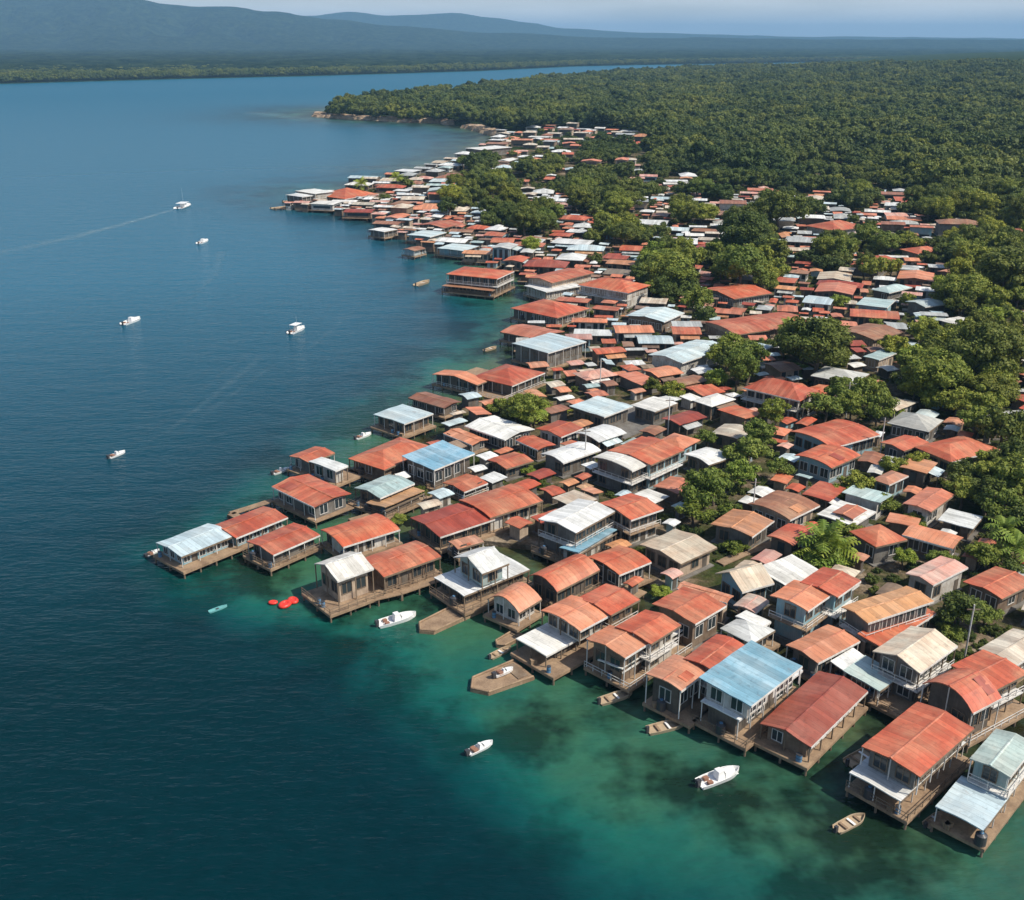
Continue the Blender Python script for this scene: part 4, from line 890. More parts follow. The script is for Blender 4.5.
# ------------------------------------------------------------------ tree masses
tc = []; BT = []
rt = random.Random(5)
def tree_cand(x, y, wd): tc.append((x, y, wd))
hand_t = [(t[0].location.x, t[0].location.y) for t in TREES]
yy = 130.0
NF0 = len(FOOT)
while yy < 1150:
    sp = 6.5 if yy < 400 else 8.0
    xx = -200.0
    while xx < 700:
        x = xx + rt.uniform(-.4, .4) * sp; y = yy + rt.uniform(-.4, .4) * sp; xx += sp
        px, py, f = proj(x, y, 7)
        if px > 1090 or px < 250: continue
        inb = blobv(px, py, 1.0)
        free = False
        if not (inb or free) or (py < 240 and inpoly(px, py, TOWN) and noise.noise(Vector((x * 0.035, y * 0.02, 3))) > -0.04): continue
        if not inpoly(x, y, LANDW): continue
        if any((x - a) ** 2 + (y - b_) ** 2 < 16 for a, b_ in hand_t): continue
        wd = rt.uniform(7.0, 11.5) * (1.0 + 0.35 * sstep(300, 480, y))
        fp = (x, y, wd * .18, wd * .18, 0)
        if any(sat(fp, q, 0.0) for q in FOOT): continue
        tc.append((x, y, wd, f, inb)); BT.append((x, y, wd * .2, wd * .2, 0))
    yy += sp
FOOT += BT
rf = random.Random(99)
cands = []
y = 150.0
TOWNW = W(TOWN)
for (ax, ay, bx, by, spc, sm) in ((20, 120, 400, 290, 8.4, 0), (-250, 290, 620, 600, 10.4, 0), (-260, 600, 700, 1300, 14.0, 0), (-250, 130, 620, 560, 4.2, 1)):
    yy = ay
    while yy < by:
        xx = ax
        while xx < bx:
            x = xx + rf.uniform(-.45, .45) * spc; y = yy + rf.uniform(-.45, .45) * spc; xx += spc
            px, py, f = proj(x, y, 3)
            if px > 1070 or not inpoly(px, py, TOWN): continue
            if blobv(px, py, 0.92) and rf.random() < (0.93 if py > 240 else 0.3): continue
            if ((px > 690 and py < 210) or py < 165) and rf.random() < 0.35: continue
            cands.append((x, y, f, sm))
        yy += spc
rf.shuffle(cands); cands.sort(key=lambda c: (c[3], c[1] // 60))
FILL = []
LANDW = LANDR
for x, y, f, sm in cands:
    if sm: hx, hy = rf.uniform(1.5, 3.0), rf.uniform(1.2, 2.4)
    elif y > 260: hx, hy = rf.uniform(4.2, 8.8), rf.uniform(3.4, 6.6)
    else: hx, hy = rf.uniform(3.2, 5.6), rf.uniform(2.6, 4.4)
    an = near_ang(x, y) + rf.uniform(-.12, .12) + (math.pi / 2 if rf.random() < 0.15 else 0)
    fp = (x, y, hx, hy, an)
    if any(sat(fp, q, 0.1) for q in FOOT): 
        hx *= 0.62; hy *= 0.62; fp = (x, y, hx, hy, an)
        if hx < (1.2 if sm else 1.9) or any(sat(fp, q, 0.05) for q in FOOT): continue
    FOOT.append(fp)
    dry = inpoly(x, y, LANDW)
    FILL.append((fp, f, dry, rf.choice(PAL if y < 420 or rf.random() < 0.45 else ['white', 'cream', 'pink', 'paleblue', 'salmon', 'white', 'grey', 'rust', 'cream']), rf.choice(['gable'] * 5 + ['hip'] * 3 + ['shed', 'flat', 'flat', 'arch']), rf.random()))
FOOT = [q for q in FOOT if q not in BT] if False else FOOT
for i in range(5200):          # single trees that lean over the roofs
    x = rt.uniform(-250, 620); y = rt.uniform(150, 1150); px, py, f = proj(x, y, 6)
    if px > 1080 or not inpoly(px, py, TOWN) or not inpoly(x, y, LANDW) or rt.random() > (0.16 if y < 330 else 0.28): continue
    wd = rt.uniform(3.5, 8.5); fp = (x, y, wd * .07, wd * .07, 0)
    if any(sat(fp, q, 0.0) for q in FOOT): continue
    tc.append((x, y, wd, f, False)); FOOT.append(fp)
small = [q for q in FILL if max(q[0][2], q[0][3]) < 3.1]; large = [q for q in FILL if max(q[0][2], q[0][3]) >= 3.1]
large.sort(key=lambda q: -(q[0][2] * q[0][3]) / q[1] ** 2); small.sort(key=lambda q: -(q[0][2] * q[0][3]) / q[1] ** 2)
NH = 300 - NHAND
mats_r = list(RC); mats_w = list(WALL)
print('fill', len(large), len(small), 'hand', NHAND)
def fill_geo(q, br, bw, detail, mi_r=0, mi_w=0, off=None):
    (x, y, hx, hy, an), f, dry, c, kind, rn = q
    hgt = ((2.7 + rn * 1.3) if y < 420 else (2.2 + rn * 1.0)) if max(hx, hy) > 3.1 else 1.9 + rn * 0.9
    if max(hx, hy) > 4.5 and rn > 0.86: hgt += 1.9
    rise = RISE[kind](2 * hy, 2 * hx)
    roof_into(br, kind, -hx, -hy, hx, hy, hgt, rise, 0.12, detail, 0.14 if detail else 0, rn * 40, mi_r)
    wall_into(bw, kind, -hx + .6, -hy + .6, hx - .6, hy - .6, 0, hgt, rise, .6, mi_w)
    return hgt
def fill_house(q, shed=False):
    (x, y, hx, hy, an), f, dry, c, kind, rn = q
    g = ground(x, y) if dry else 1.3
    root = empty('shed' if shed else 'village_house', (x, y, g), an)
    br, bw = MB(), MB(); hgt = fill_geo(q, br, bw, 1 if f > 260 or shed else 2)
    br.build('roof', ROOF[c], root)
    wk = ['wood', 'white', 'grey', 'cream', 'wood', 'dark', 'grey', 'blue', 'dark', 'wood'][int(rn * 97) % 10]
    bw.build('wall', WALL[wk], root)
    if dry: b = MB(); b.box(-hx + .3, -hy + .3, -2.2, hx - .3, hy - .3, 0.02); b.build('foundation', WALL['grey'], root)
    else:
        b = MB(); b.box(-hx - .5, -hy - .5, -0.2, hx + .2, hy + .2, -0.01); b.build('deck', M['deck'], root)
        if f < 420:
            for sx in (-hx, 0, hx):
                for sy in (-hy, hy): obj('stilt', STILTM, root, (sx, sy, -0.2))
    if not shed and f < 420 and rn * 7 % 1 < 0.5:
        aw = MB(); dp = 1.2 + rn; a0 = -hx + .6 + rn * hx * .5; a1 = min(hx - .6, a0 + hx * (0.8 + rn)); za = hgt - 0.45
        aw.add([(a0, -hy + .62, za), (a1, -hy + .62, za), (a1, -hy + .6 - dp - .3, za - .5), (a0, -hy + .6 - dp - .3, za - .5), (a0, -hy + .62, za - .08), (a1, -hy + .62, za - .08), (a1, -hy + .6 - dp - .3, za - .58), (a0, -hy + .6 - dp - .3, za - .58)], [(3, 2, 1, 0), (4, 5, 6, 7), (0, 1, 5, 4), (2, 3, 7, 6), (1, 2, 6, 5), (3, 0, 4, 7)])
        ao = aw.build('awning', ROOF[['white', 'rust', 'brown', 'grey', 'orange', 'paleblue', 'cream'][int(rn * 61) % 7]], root)
        for xx in (a0 + .1, a1 - .1): obj('post', POSTW, root, (xx, -hy + .45 - dp, 0), 0, (1, 1, za - .56))
    lit_end = 1 if math.cos(an) > 0.85 else -1      # the end that is turned to the lake view
    if shed:
        obj('door', DOORM, root, (0, -hy + .6, 0.02), 0, (0.9, 1, (hgt - .4) / 2.05))
    elif f < 420:
        n = max(1, int((2 * hx - 1.2) / 1.7))
        for k in range(n):
            xx = -hx + .6 + (2 * hx - 1.2) * (k + .5) / n
            if k == n // 2: obj('door', DOORM, root, (xx, -hy + .6, .02)); continue
            obj('window', DARKWIN, root, (xx, -hy + .6, 0.95), 0, (1, 1, (hgt - 1.4) / 1.1))
        n2 = max(1, int((2 * hy - 1.2) / 2.0))
        for k in range(n2): obj('window', DARKWIN, root, (lit_end * (hx - .6), -hy + .6 + (2 * hy - 1.2) * (k + .5) / n2, 0.95), lit_end * math.pi / 2, (1, 1, (hgt - 1.4) / 1.1))
    else:
        obj('window', DARKWIN, root, (0, -hy + .6, 0.9), 0, (max(1, hx * 1.2), 1, 1.1))
        obj('window', DARKWIN, root, (lit_end * (hx - .6), 0, 0.9), lit_end * math.pi / 2, (max(1, hy * .9), 1, 1.1))
    tag(root, None, 'shed' if shed else 'house', 'little sheds and lean-to huts of the village' if shed else 'smaller houses of the crowded village')
    px, py, _ = proj(x, y, g + hgt); THINGS.append([root, px, py, 'shed' if shed else 'house', c, max(hx, hy) * 2, None])
for q in large[:NH]: fill_house(q)
for q in small[:290]: fill_house(q, True)
def bulk(name, qs):
    b = MB(); mats = [ROOF[k] for k in mats_r] + [WALL[k] for k in mats_w]
    for q in qs:
        (x, y, hx, hy, an), f, dry, c, kind, rn = q
        a, b2 = MB(), MB(); hgt = fill_geo(q, a, b2, 0)
        wk = ['wood', 'white', 'grey', 'cream', 'wood', 'dark', 'cream', 'grey', 'wood', 'white'][int(rn * 97) % 10]
        b2.box(-hx + .5, -hy + .5, -2.0, hx - .5, hy - .5, 0.0)
        hw = MB(); hw.box(-hx * .7, -hy + .54, 0.8, hx * .7, -hy + .6, hgt - .5); hw.box(-hx + .54, -hy * .6, 0.8, -hx + .6, hy * .6, hgt - .5)
        g = ground(x, y) if dry else 1.3; ca, sa = math.cos(an), math.sin(an)
        for src, mi in ((a, mats_r.index(c)), (b2, len(mats_r) + mats_w.index(wk)), (hw, len(mats_r) + mats_w.index('dark'))):
            b.add([(x + vx * ca - vy * sa, y + vx * sa + vy * ca, g + vz) for vx, vy, vz in src.v], src.f, mi)
    if b.v: tag(b.build(name, mats), 'far off crowd of small red, white and grey roofs packed between the treetops', 'houses', None, 'stuff')
bulk('distant_houses', large[NH:] + small[290:])
tc.sort(key=lambda t: -t[2] / t[3])
NT = 300 - len(TREES)
for x, y, wd, f, inb in tc[:NT]:
  if not inb and wd > 4.5 and rt.random() < 0.4: tree(x, y, min(7.0, wd), rt.choice([0, 1]), 'palm', 0.9)
  else: tree(x, y, wd, rt.choice([0, 1, 2, 3, 4, 0, 1, 2, 3, 4, 5]), 'tree' if wd > 5 else 'bush', rt.uniform(0.8, 1.15))
fpts = [(x, y, ground(x, y), wd / 10 * rt.uniform(.9, 1.1)) for x, y, wd, f, inb in tc[NT:]]
print('village trees', len(tc), 'hand', len(hand_t))
SIDEWOOD = [(1085, 225), (1085, 690), (1300, 760), (1950, 900), (1950, 61), (1350, 61)]
FORW = W(FOREST); ylim = max(p[1] for p in FORW)
yy = 140.0
while yy < 4200:
    sp = 11.0 + 0.0055 * max(0, yy - 300)
    xx = -330.0
    while xx < min(1.4 * yy, 2800):
        x = xx + rt.uniform(-.45, .45) * sp; y = yy + rt.uniform(-.45, .45) * sp; xx += sp
        px, py, f = proj(x, y, ground(x, y))
        if px > 1900: break
        if not inpoly(px, py, FOREST) and not (inpoly(px, py, SIDEWOOD) and inpoly(x, y, LANDW)): continue
        if noise.noise(Vector((x * 0.02, y * 0.02, 1))) < -0.52: continue
        s = sp / 10 * rt.uniform(1.0, 1.75) * (1 + 0.5 * noise.noise(Vector((x * 0.02, y * 0.02, 6))))
        if rt.random() < 0.10: s *= 1.5
        edge = min(1.0, 0.6 + (y - 0) / 6000)
        fpts.append((x, y, ground(x, y) - 0.5 + 4 * noise.noise(Vector((x * 0.008, y * 0.008, 11))) + 5 * noise.noise(Vector((x * 0.028, y * 0.02, 4))), min(s * 1.1, 2.7)))
    yy += sp
print('forest', len(fpts))
# far bank, first rows along the water then thinning into the canopy sheet
bpts = []
for i in range(11000):
    px = rt.uniform(-260, 1290)
    d = rt.random() ** 1.7
    for (a, ya), (b_, yb) in zip(FARPX, FARPX[1:]):
        if px <= b_: ysh = ya + (yb - ya) * (px - a) / (b_ - a); break
    p0 = P(px, ysh, 0); dirn = Vector((p0.x, p0.y, 0)).normalized(); q = p0 + dirn * (12 + d * max(500, 3150 - p0.y))
    bpts.append((q.x, q.y, 0.5, rt.uniform(1.5, 2.7)))
for i in range(1500):      # a closed front row at the water's edge
    px = -260 + 1550 * i / 1500
    for (a, ya), (b_, yb) in zip(FARPX, FARPX[1:]):
        if px <= b_: ysh = ya + (yb - ya) * (px - a) / (b_ - a); break
    p0 = P(px, ysh, 0); dirn = Vector((p0.x, p0.y, 0)).normalized(); q = p0 + dirn * rt.uniform(14, 45); bpts.append((q.x, q.y, 0.5, rt.uniform(0.9, 1.7)))
def forest(name, pts, label, low=False):
    me = bpy.data.meshes.new(name); me.from_pydata([(p[0], p[1], p[2]) for p in pts], [], [])
    for nm, vals in (('tree_scale', [p[3] for p in pts]), ('tree_turn', [rt.uniform(0, 6.28) for _ in pts])):
        a = me.attributes.new(nm, 'FLOAT', 'POINT'); a.data.foreach_set('value', vals)
    a = me.attributes.new('tree_kind', 'INT', 'POINT'); a.data.foreach_set('value', [rt.randrange(len(CRF)) for _ in pts])
    o = obj(name, me); ng = bpy.data.node_groups.new(name, 'GeometryNodeTree')
    ng.interface.new_socket('Geometry', in_out='INPUT', socket_type='NodeSocketGeometry'); ng.interface.new_socket('Geometry', in_out='OUTPUT', socket_type='NodeSocketGeometry')
    gi = ng.nodes.new('NodeGroupInput'); go = ng.nodes.new('NodeGroupOutput'); L = ng.links.new
    join = ng.nodes.new('GeometryNodeJoinGeometry')
    def na(nm, ty):
        n_ = ng.nodes.new('GeometryNodeInputNamedAttribute'); n_.data_type = ty; n_.inputs['Name'].default_value = nm; return n_.outputs['Attribute']
    kd = na('tree_kind', 'INT'); scl = na('tree_scale', 'FLOAT'); tn = na('tree_turn', 'FLOAT')
    cx = ng.nodes.new('ShaderNodeCombineXYZ'); L(tn, cx.inputs['Z'])
    for k, src in enumerate(FSRC):
        oi = ng.nodes.new('GeometryNodeObjectInfo'); oi.inputs['Object'].default_value = src; oi.inputs['As Instance'].default_value = True
        ip = ng.nodes.new('GeometryNodeInstanceOnPoints'); cmp_ = ng.nodes.new('FunctionNodeCompare'); cmp_.data_type = 'INT'; cmp_.operation = 'EQUAL'
        ci = [s_ for s_ in cmp_.inputs if s_.type == 'INT']; L(kd, ci[0]); ci[1].default_value = k
        L(gi.outputs[0], ip.inputs['Points']); L(cmp_.outputs[0], ip.inputs['Selection']); L(oi.outputs['Geometry'], ip.inputs['Instance'])
        L(cx.outputs[0], ip.inputs['Rotation']); L(scl, ip.inputs['Scale']); L(ip.outputs[0], join.inputs[0])
    L(join.outputs[0], go.inputs[0])
    md = o.modifiers.new('forest', 'NODES'); md.node_group = ng
    return tag(o, label, 'forest', None, 'stuff')
# the forest borrows the crowns of four real trees that stand at its near edge
FSRC = []
for k, (cx, cy) in enumerate([(700, 168), (770, 172), (860, 162), (930, 178)]):
    p = P(cx, cy, 6); g = ground(p.x, p.y); root = empty('broadleaf_tree', (p.x, p.y, g), 0)
    obj('trunk', TR[k % 3], root, (0, 0, 0), 0, (1, 1, 1)); cr = obj('crown', CRF[k], root, (0, 0, 1)); FSRC.append(cr)
    tag(root, None, 'tree', 'trees standing among the houses'); q = proj(p.x, p.y, 6); TREES.append([root, q[0], q[1], 'tree', 'green', 10 * F / q[2], None])
forest('forest', fpts, 'dense rolling green forest covering the land behind the village')
forest('far_bank_forest', bpts, 'blue-green forest along the opposite bank of the channel')
ug = []
ru = random.Random(8); k = 0
while len(ug) < 5200 and k < 60000:
    k += 1; x = ru.uniform(-120, 330); y = ru.uniform(120, 620); px, py, f = proj(x, y, 1)
    if px > 1080 or not inpoly(px, py - 8, TOWN) or not inpoly(x, y, LANDW): continue
    s = ru.uniform(0.10, 0.30)
    if noise.noise(Vector((x * 0.05, y * 0.05, 2))) < -0.18 or any(sat((x, y, s * 3, s * 3, 0), q, 0.0) for q in FOOT if abs(q[0] - x) < 16 and abs(q[1] - y) < 16): continue
    ug.append((x, y, ground(x, y) - 0.3 - s, s))
print('undergrowth', len(ug))
o = forest('undergrowth', ug, 'low green shrubs and weeds growing in the gaps between the houses'); o['category'] = 'undergrowth'
# ------------------------------------------------------------------ boats
def hull(b, L, Bm, hh, bow=0.38, m=0, inset=0.1, dk=0.35, zb=-0.25):
    n = 10; out = []
    for i in range(n + 1):
        t = i / n; x = -L / 2 + L * t
        wv = Bm / 2 * (1.0 if t < 1 - bow else math.cos((t - (1 - bow)) / bow * math.pi / 2) ** 0.75); wv = max(wv, 0.03) * (0.9 + 0.1 * min(1, t * 5))
        sh = hh * (0.85 + 0.35 * t * t)
        out.append((x, wv, sh))
    vs = []; fs = []
    for x, wv, sh in out:
        k = max(0.02, wv - inset)
        vs += [(x * .96, 0, zb), (x * .98, wv * .78, zb + .12), (x, wv, sh), (x, k, sh), (x, k * .96, sh * dk), (x, -k * .96, sh * dk), (x, -k, sh), (x, -wv, sh), (x * .98, -wv * .78, zb + .12)]
    for i in range(n):
        for k in range(9):
            a = i * 9 + k; c = i * 9 + (k + 1) % 9; fs.append((a, c, c + 9, a + 9))
    fs.append(tuple(range(9))); fs.append(tuple(n * 9 + k for k in range(8, -1, -1)))
    b.add(vs, fs, m)
def cabin(b, x0, x1, wd, z0, z1, sl=0.35):
    b.add([(x0, -wd, z0), (x1, -wd, z0), (x1, wd, z0), (x0, wd, z0), (x0 + .1, -wd * .85, z1), (x1 - sl, -wd * .8, z1), (x1 - sl, wd * .8, z1), (x0 + .1, wd * .85, z1)],
          [(3, 2, 1, 0), (4, 5, 6, 7), (0, 1, 5, 4), (1, 2, 6, 5), (2, 3, 7, 6), (3, 0, 4, 7)])
def boat(sx, sy, bx, by, label, style='speed', name='motorboat', beam=None, cat='boat'):
    a = P(sx, sy, 0.2); c = P(bx, by, 0.2); L = (c - a).length; mid = (a + c) / 2; rz = math.atan2(c.y - a.y, c.x - a.x)
    L *= 0.9 if style != 'barge' else 1.0
    root = empty(name, (mid.x, mid.y, 0.0), rz); Bm = beam or L * 0.34; hh = min(0.75, L * 0.11)
    tag(root, label, cat, 'boats out on the water' if style in ('speed', 'small', 'sail') else None)
    b = MB()
    if style in ('speed', 'small', 'sail'):
        hull(b, L, Bm, hh); b.build('hull', M['gelcoat'], root)
        b = MB(); cabin(b, L * .08, L * .42, Bm * .30, hh * .4, hh * 1.35, L * .12); b.build('foredeck', M['gelcoat'], root)
        b = MB(); cabin(b, -L * .10, L * .10, Bm * .26, hh * .35, hh * 2.1, .35); cb = b.build('cabin', M['gelcoat'], root)
        b = MB(); b.add([(L * .105, -Bm * .22, hh * 1.2), (L * .105, Bm * .22, hh * 1.2), (L * .05, Bm * .2, hh * 2.0), (L * .05, -Bm * .2, hh * 2.0)], [(0, 1, 2, 3)]); b.build('windscreen', M['glass'], cb)
        for s in (-1, 1):
            b = MB(); b.box(-L * .34, s * Bm * .22 - .25, hh * .3, -L * .34 + .6, s * Bm * .22 + .25, hh * .3 + .4); b.build('seat', M['seat'], root)
        b = MB(); b.box(-L / 2 - .35, -.18, -.2, -L / 2 + .1, .18, hh * 1.2); b.box(-L / 2 - .45, -.24, hh * 1.2 - .05, -L / 2 + .1, .24, hh * 1.2 + .3); b.build('outboard_motor', M['boatdark'], root)
        if style == 'sail':
            b = MB(); b.box(-L * .3, -Bm * .42, hh * 3.0, L * .15, Bm * .42, hh * 3.0 + .08); b.build('canopy', M['gelcoat'], root)
            for sx_ in (-L * .28, L * .13):
                for s in (-1, 1): b = MB(); b.tube((sx_, s * Bm * .38, hh * .9), (sx_, s * Bm * .38, hh * 3.0), .04, .04); b.build('canopy_post', M['steel'], root)
            b = MB(); b.tube((0, 0, hh), (0, 0, L * .6), .05, .03); b.build('mast', M['steel'], root)
    elif style == 'skiff':
        hull(b, L, Bm, hh); b.build('hull', M['boatwood'], root)
        for k, t in enumerate((-.25, .02, .25)): b = MB(); b.box(L * t - .15, -Bm * .42, hh * .65, L * t + .15, Bm * .42, hh * .72); b.build('bench', M['gelcoat'] if k == 1 else M['deck'], root)
        b = MB(); b.box(-L / 2 - .3, -.16, -.2, -L / 2 + .08, .16, hh * 1.7); b.build('outboard_motor', M['boatdark'], root)
    elif style == 'kayak':
        hull(b, L, .8, .3, .5); b.build('hull', M['cyan'], root); b = MB(); b.box(-L * .1, -.25, .12, L * .05, .25, .2); b.build('seat', M['boatdark'], root)
    elif style == 'barge':
        n = 0
        pts = [(-L / 2, -Bm * .42), (L * .5, -Bm / 2), (L * .5, Bm / 2), (-L / 2, Bm * .42), (-L * .5 - Bm * .3, 0)]
        b.add([(x, y, -.3) for x, y in pts] + [(x, y, .45) for x, y in pts], [(4, 3, 2, 1, 0), (5, 6, 7, 8, 9)] + [(i, (i + 1) % 5, 5 + (i + 1) % 5, 5 + i) for i in range(5)]); b.build('hull', M['deck'], root)
        for i in range(5):
            if i == 1: continue
            (x0, y0), (x1, y1) = pts[i], pts[(i + 1) % 5]; b = MB(); b.tube((x0 * .97, y0 * .95, .58), (x1 * .97, y1 * .95, .58), .14, .14, 6); b.build('rim', M['deck'], root)
        b = MB(); b.box(L * .2, -Bm * .35, .46, L * .42, Bm * .35, .58); b.build('hatch', M['stilt'], root)
    return root
boat(376, 626, 418, 614, 'white speedboat floating left of the long tan quay barge')
boat(697, 786, 741, 769, 'white open speedboat with raised cabin in green water off the seamed red house')
boat(467, 754, 494, 741, 'small white motorboat with brown seats alone in the teal water at bottom centre')
boat(108, 458, 126, 451, 'white motorboat furthest to the left on the dark blue water')
boat(122, 325, 141, 318, 'white motorboat in open water, second from the left picture edge')
boat(289, 334, 305, 327, 'white boat with a canopy and mast right of the others on open water', 'sail')
boat(177, 209, 190, 204, 'white canopied boat trailing a long pale wake to the left', 'sail')
boat(198, 244, 208, 240, 'tiny white boat just below the canopied boat with the wake', 'small')
boat(415, 286, 430, 281, 'narrow brown boat off the lone red hip waterside house', 'skiff', 'skiff')
boat(272, 474, 291, 468, 'white boat tied at the water end of the white-box deck house', 'small')
boat(355, 439, 372, 433, 'white boat moored by the deck of the pale blue waterline house', 'small')
boat(146, 556, 160, 549, 'white boat bow poking out at the tip of the outermost pier', 'small')
boat(835, 831, 866, 815, 'brown wooden skiff with white bundles beside the red house with the white veranda', 'skiff', 'skiff')
boat(646, 732, 688, 722, 'brown and white skiff under the two-tone red house', 'skiff', 'skiff')
boat(598, 703, 634, 692, 'worn wooden skiff under the house with the long white awning', 'skiff', 'skiff')
boat(846, 765, 880, 748, 'dark wooden skiff lying left of the red house with the white veranda', 'skiff', 'skiff')
boat(489, 658, 512, 647, 'dark skiff beside the small rounded salmon house', 'skiff', 'skiff')
boat(484, 351, 497, 347, 'small reddish skiff off the pale two-storey bay house', 'skiff', 'skiff')
boat(270, 209, 290, 207, 'grey skiff left of the far promontory tip', 'skiff', 'skiff')
boat(282, 202, 296, 201, 'second grey skiff, nearer the white promontory tip building', 'skiff', 'skiff')
boat(208, 612, 228, 605, 'faded cyan kayak low in the water left of the red floats', 'kayak', 'kayak', cat='kayak')
boat(480, 687, 524, 670, 'tan wooden barge with a raised rim, in front of the house with white porch roof', 'barge', 'barge', 5.0, 'barge')
tb = boat(494, 680, 514, 672, 'white boat lying on top of the tan wooden barge', 'small'); tb.location.z = .75
boat(426, 629, 480, 603, 'long tan wooden quay barge beside the white two-tiered house', 'barge', 'barge', 4.2, 'barge')
boat(500, 645, 520, 634, 'short plank raft between the small rounded salmon house and white porch roof', 'barge', 'raft', 2.2, 'raft')
boat(925, 826, 945, 812, 'pale skiff at the water end of the pale teal corner house', 'skiff', 'skiff')
for k, (fx, fy, r_, lab) in enumerate(((273, 602, .6, 'leftmost red float, apart from the two larger ones'), (285, 604, .95, 'largest red float, in the middle beside the terracotta terrace'), (293, 600, .85, 'red float nearest to the terracotta terrace'))):
    p = P(fx, fy, .3); root = empty('float', (p.x, p.y, .15), k * 1.1); tag(root, lab, 'float', 'red floats by the terrace')
    b = MB(); n = 14; vs = []; fs = []
    for i in range(n):
        A = 2 * math.pi * i / n
        for j in range(8): B_ = 2 * math.pi * j / 8; rr = r_ * .65 + r_ * .32 * math.cos(B_); vs.append((rr * math.cos(A) * 1.3, rr * math.sin(A), r_ * .32 * math.sin(B_) + .1))
    for i in range(n):
        for j in range(8): fs.append((i * 8 + j, ((i + 1) % n) * 8 + j, ((i + 1) % n) * 8 + (j + 1) % 8, i * 8 + (j + 1) % 8))
    b.add(vs, fs); b.build('tube', M['redplastic'], root, True)
    b = MB(); b.tube((0, 0, -.02), (0, 0, .25), r_ * .6, r_ * .6, 12); b.build('seat_pad', M['redplastic'], root)
# ------------------------------------------------------------------ wakes: thin foam sheets on the water
m = N('wake_foam'); v = m.coord((1, 1, 1), False)
m.col((0.30, 0.42, 0.46)); m.rough(0.6)
fa = m.n('ShaderNodeMath', operation='MULTIPLY'); m.l(attr(m, 'foam'), fa.inputs[0]); m.l(m.ramp(m.noise(v, 0.22, 4, 0.7), [(0.35, 0.1), (0.7, 1.0)]), fa.inputs[1]); m.l(fa.outputs[0], m.b.inputs['Alpha'])
M['wake'] = m.mat
def wake(pts, w0, w1, strength, label):
    pts = [P(*q, 0.06) for q in pts]; b = MB(); vs = []; fo = []; n = 24
    ln = len(pts) - 1
    for i in range(n + 1):
        t = i / n * ln; k = min(int(t), ln - 1); p = pts[k].lerp(pts[k + 1], t - k); d = (pts[k + 1] - pts[k]).normalized(); s = Vector((-d.y, d.x, 0)); wv = w0 + (w1 - w0) * i / n
        for j in range(5): vs.append(p + s * wv * (j / 4 - .5)); fo.append(strength * (1 - abs(j / 2 - 1)) ** 1.2 * (1 - i / n) ** 0.8 * min(1, i / 1.5 + .2))
    b.add(vs, [(i * 5 + j, i * 5 + j + 1, i * 5 + j + 6, i * 5 + j + 5) for i in range(n) for j in range(4)])
    me = b.mesh('wake', M['wake']); a = me.attributes.new('foam', 'FLOAT', 'POINT'); a.data.foreach_set('value', fo)
    tag(obj('wake', me), label, 'wake', None, 'stuff')
wake([(176, 209), (120, 225), (60, 240), (-60, 266)], 3, 16, 0.75, 'long pale wake behind the canopied boat on the left')
wake([(222, 250), (215, 275), (190, 298), (140, 318)], 5, 2.5, 0.2, 'faint curved wake above the middle white motorboat')
wake([(262, 356), (215, 395), (170, 430), (126, 454)], 4, 1.5, 0.18, 'faint slanting wake trailing right of the left-most boat')
wake([(272, 366), (222, 402), (176, 436), (128, 457)], 3, 1.2, 0.10, 'second thin wake below the slanting one near the left-most boat')
wake([(250, 352), (205, 388), (160, 424), (124, 451)], 2.5, 1.2, 0.07, 'third thin wake above the slanting one near the left-most boat')
wake([(308, 350), (345, 318), (376, 288)], 2, 4, 0.12, 'faint wake right of the boat with the mast')
wake([(250, 112), (330, 122), (420, 135)], 40, 70, 0.30, 'pale smooth streak of water off the wooded point')
CLUT = []
# ------------------------------------------------------------------ walkways and poles
def walkway(pts, label, wd=1.5):
    pts = [P(*q, 1.2) for q in pts]; o = pts[0].copy(); root = empty('boardwalk', (o.x, o.y, 0)); tag(root, label, 'boardwalk', 'wooden walkways over the water')
    b = MB()
    for a, c in zip(pts, pts[1:]):
        a = a - Vector((o.x, o.y, 0)); c = c - Vector((o.x, o.y, 0)); d = (c - a).normalized(); s = Vector((-d.y, d.x, 0)) * wd / 2; t = Vector((0, 0, .16))
        vs = [a - s, c - s, c + s, a + s]; b.add([q - t for q in vs] + vs, [(3, 2, 1, 0), (4, 5, 6, 7), (0, 1, 5, 4), (1, 2, 6, 5), (2, 3, 7, 6), (3, 0, 4, 7)])
        n = max(1, int((c - a).length / 3))
        for k in range(n + 1):
            p = a.lerp(c, k / n)
            for sg in (-1, 1): obj('stilt', STILTM, root, (p.x + s.x * sg * .9, p.y + s.y * sg * .9, 1.1))
    b.build('planks', M['deck'], root)
walkway([(231, 513), (247, 508), (272, 500)], 'wooden jetty pointing left from the square red stilt house')
walkway([(231, 513), (243, 519)], 'short cross jetty at the end of the jetty by the square red house')
#walkway([(486, 614), (540, 590), (600, 566)], 'walkway between the small rounded salmon house and the white two-tiered house', 1.6)
#walkway([(640, 722), (690, 702), (700, 696)], 'walkway beneath the two-tone red house', 1.4)
#walkway([(812, 770), (880, 727), (935, 697)], 'tan walkway running along the near side of the seamed red house', 1.6)
#walkway([(440, 540), (520, 545), (600, 520)], 'walkway along the near side of the big double red house', 1.8)
walkway([(330, 608), (400, 592), (450, 575)], 'walkway along the near side of the pointed white-fronted house', 1.4)
walkway([(350, 520), (420, 500), (440, 492)], 'tan walkway in front of the orange lean-to house', 1.4)
walkway([(720, 563), (745, 552), (797, 536)], 'tan raised walkway under the orange-roofed house', 1.8)
walkway([(275, 208), (300, 206), (330, 208)], 'low grey jetty at the tip of the far promontory', 3)
walkway([(345, 216), (370, 218), (395, 217)], 'brown quay on the near side of the far promontory', 6)
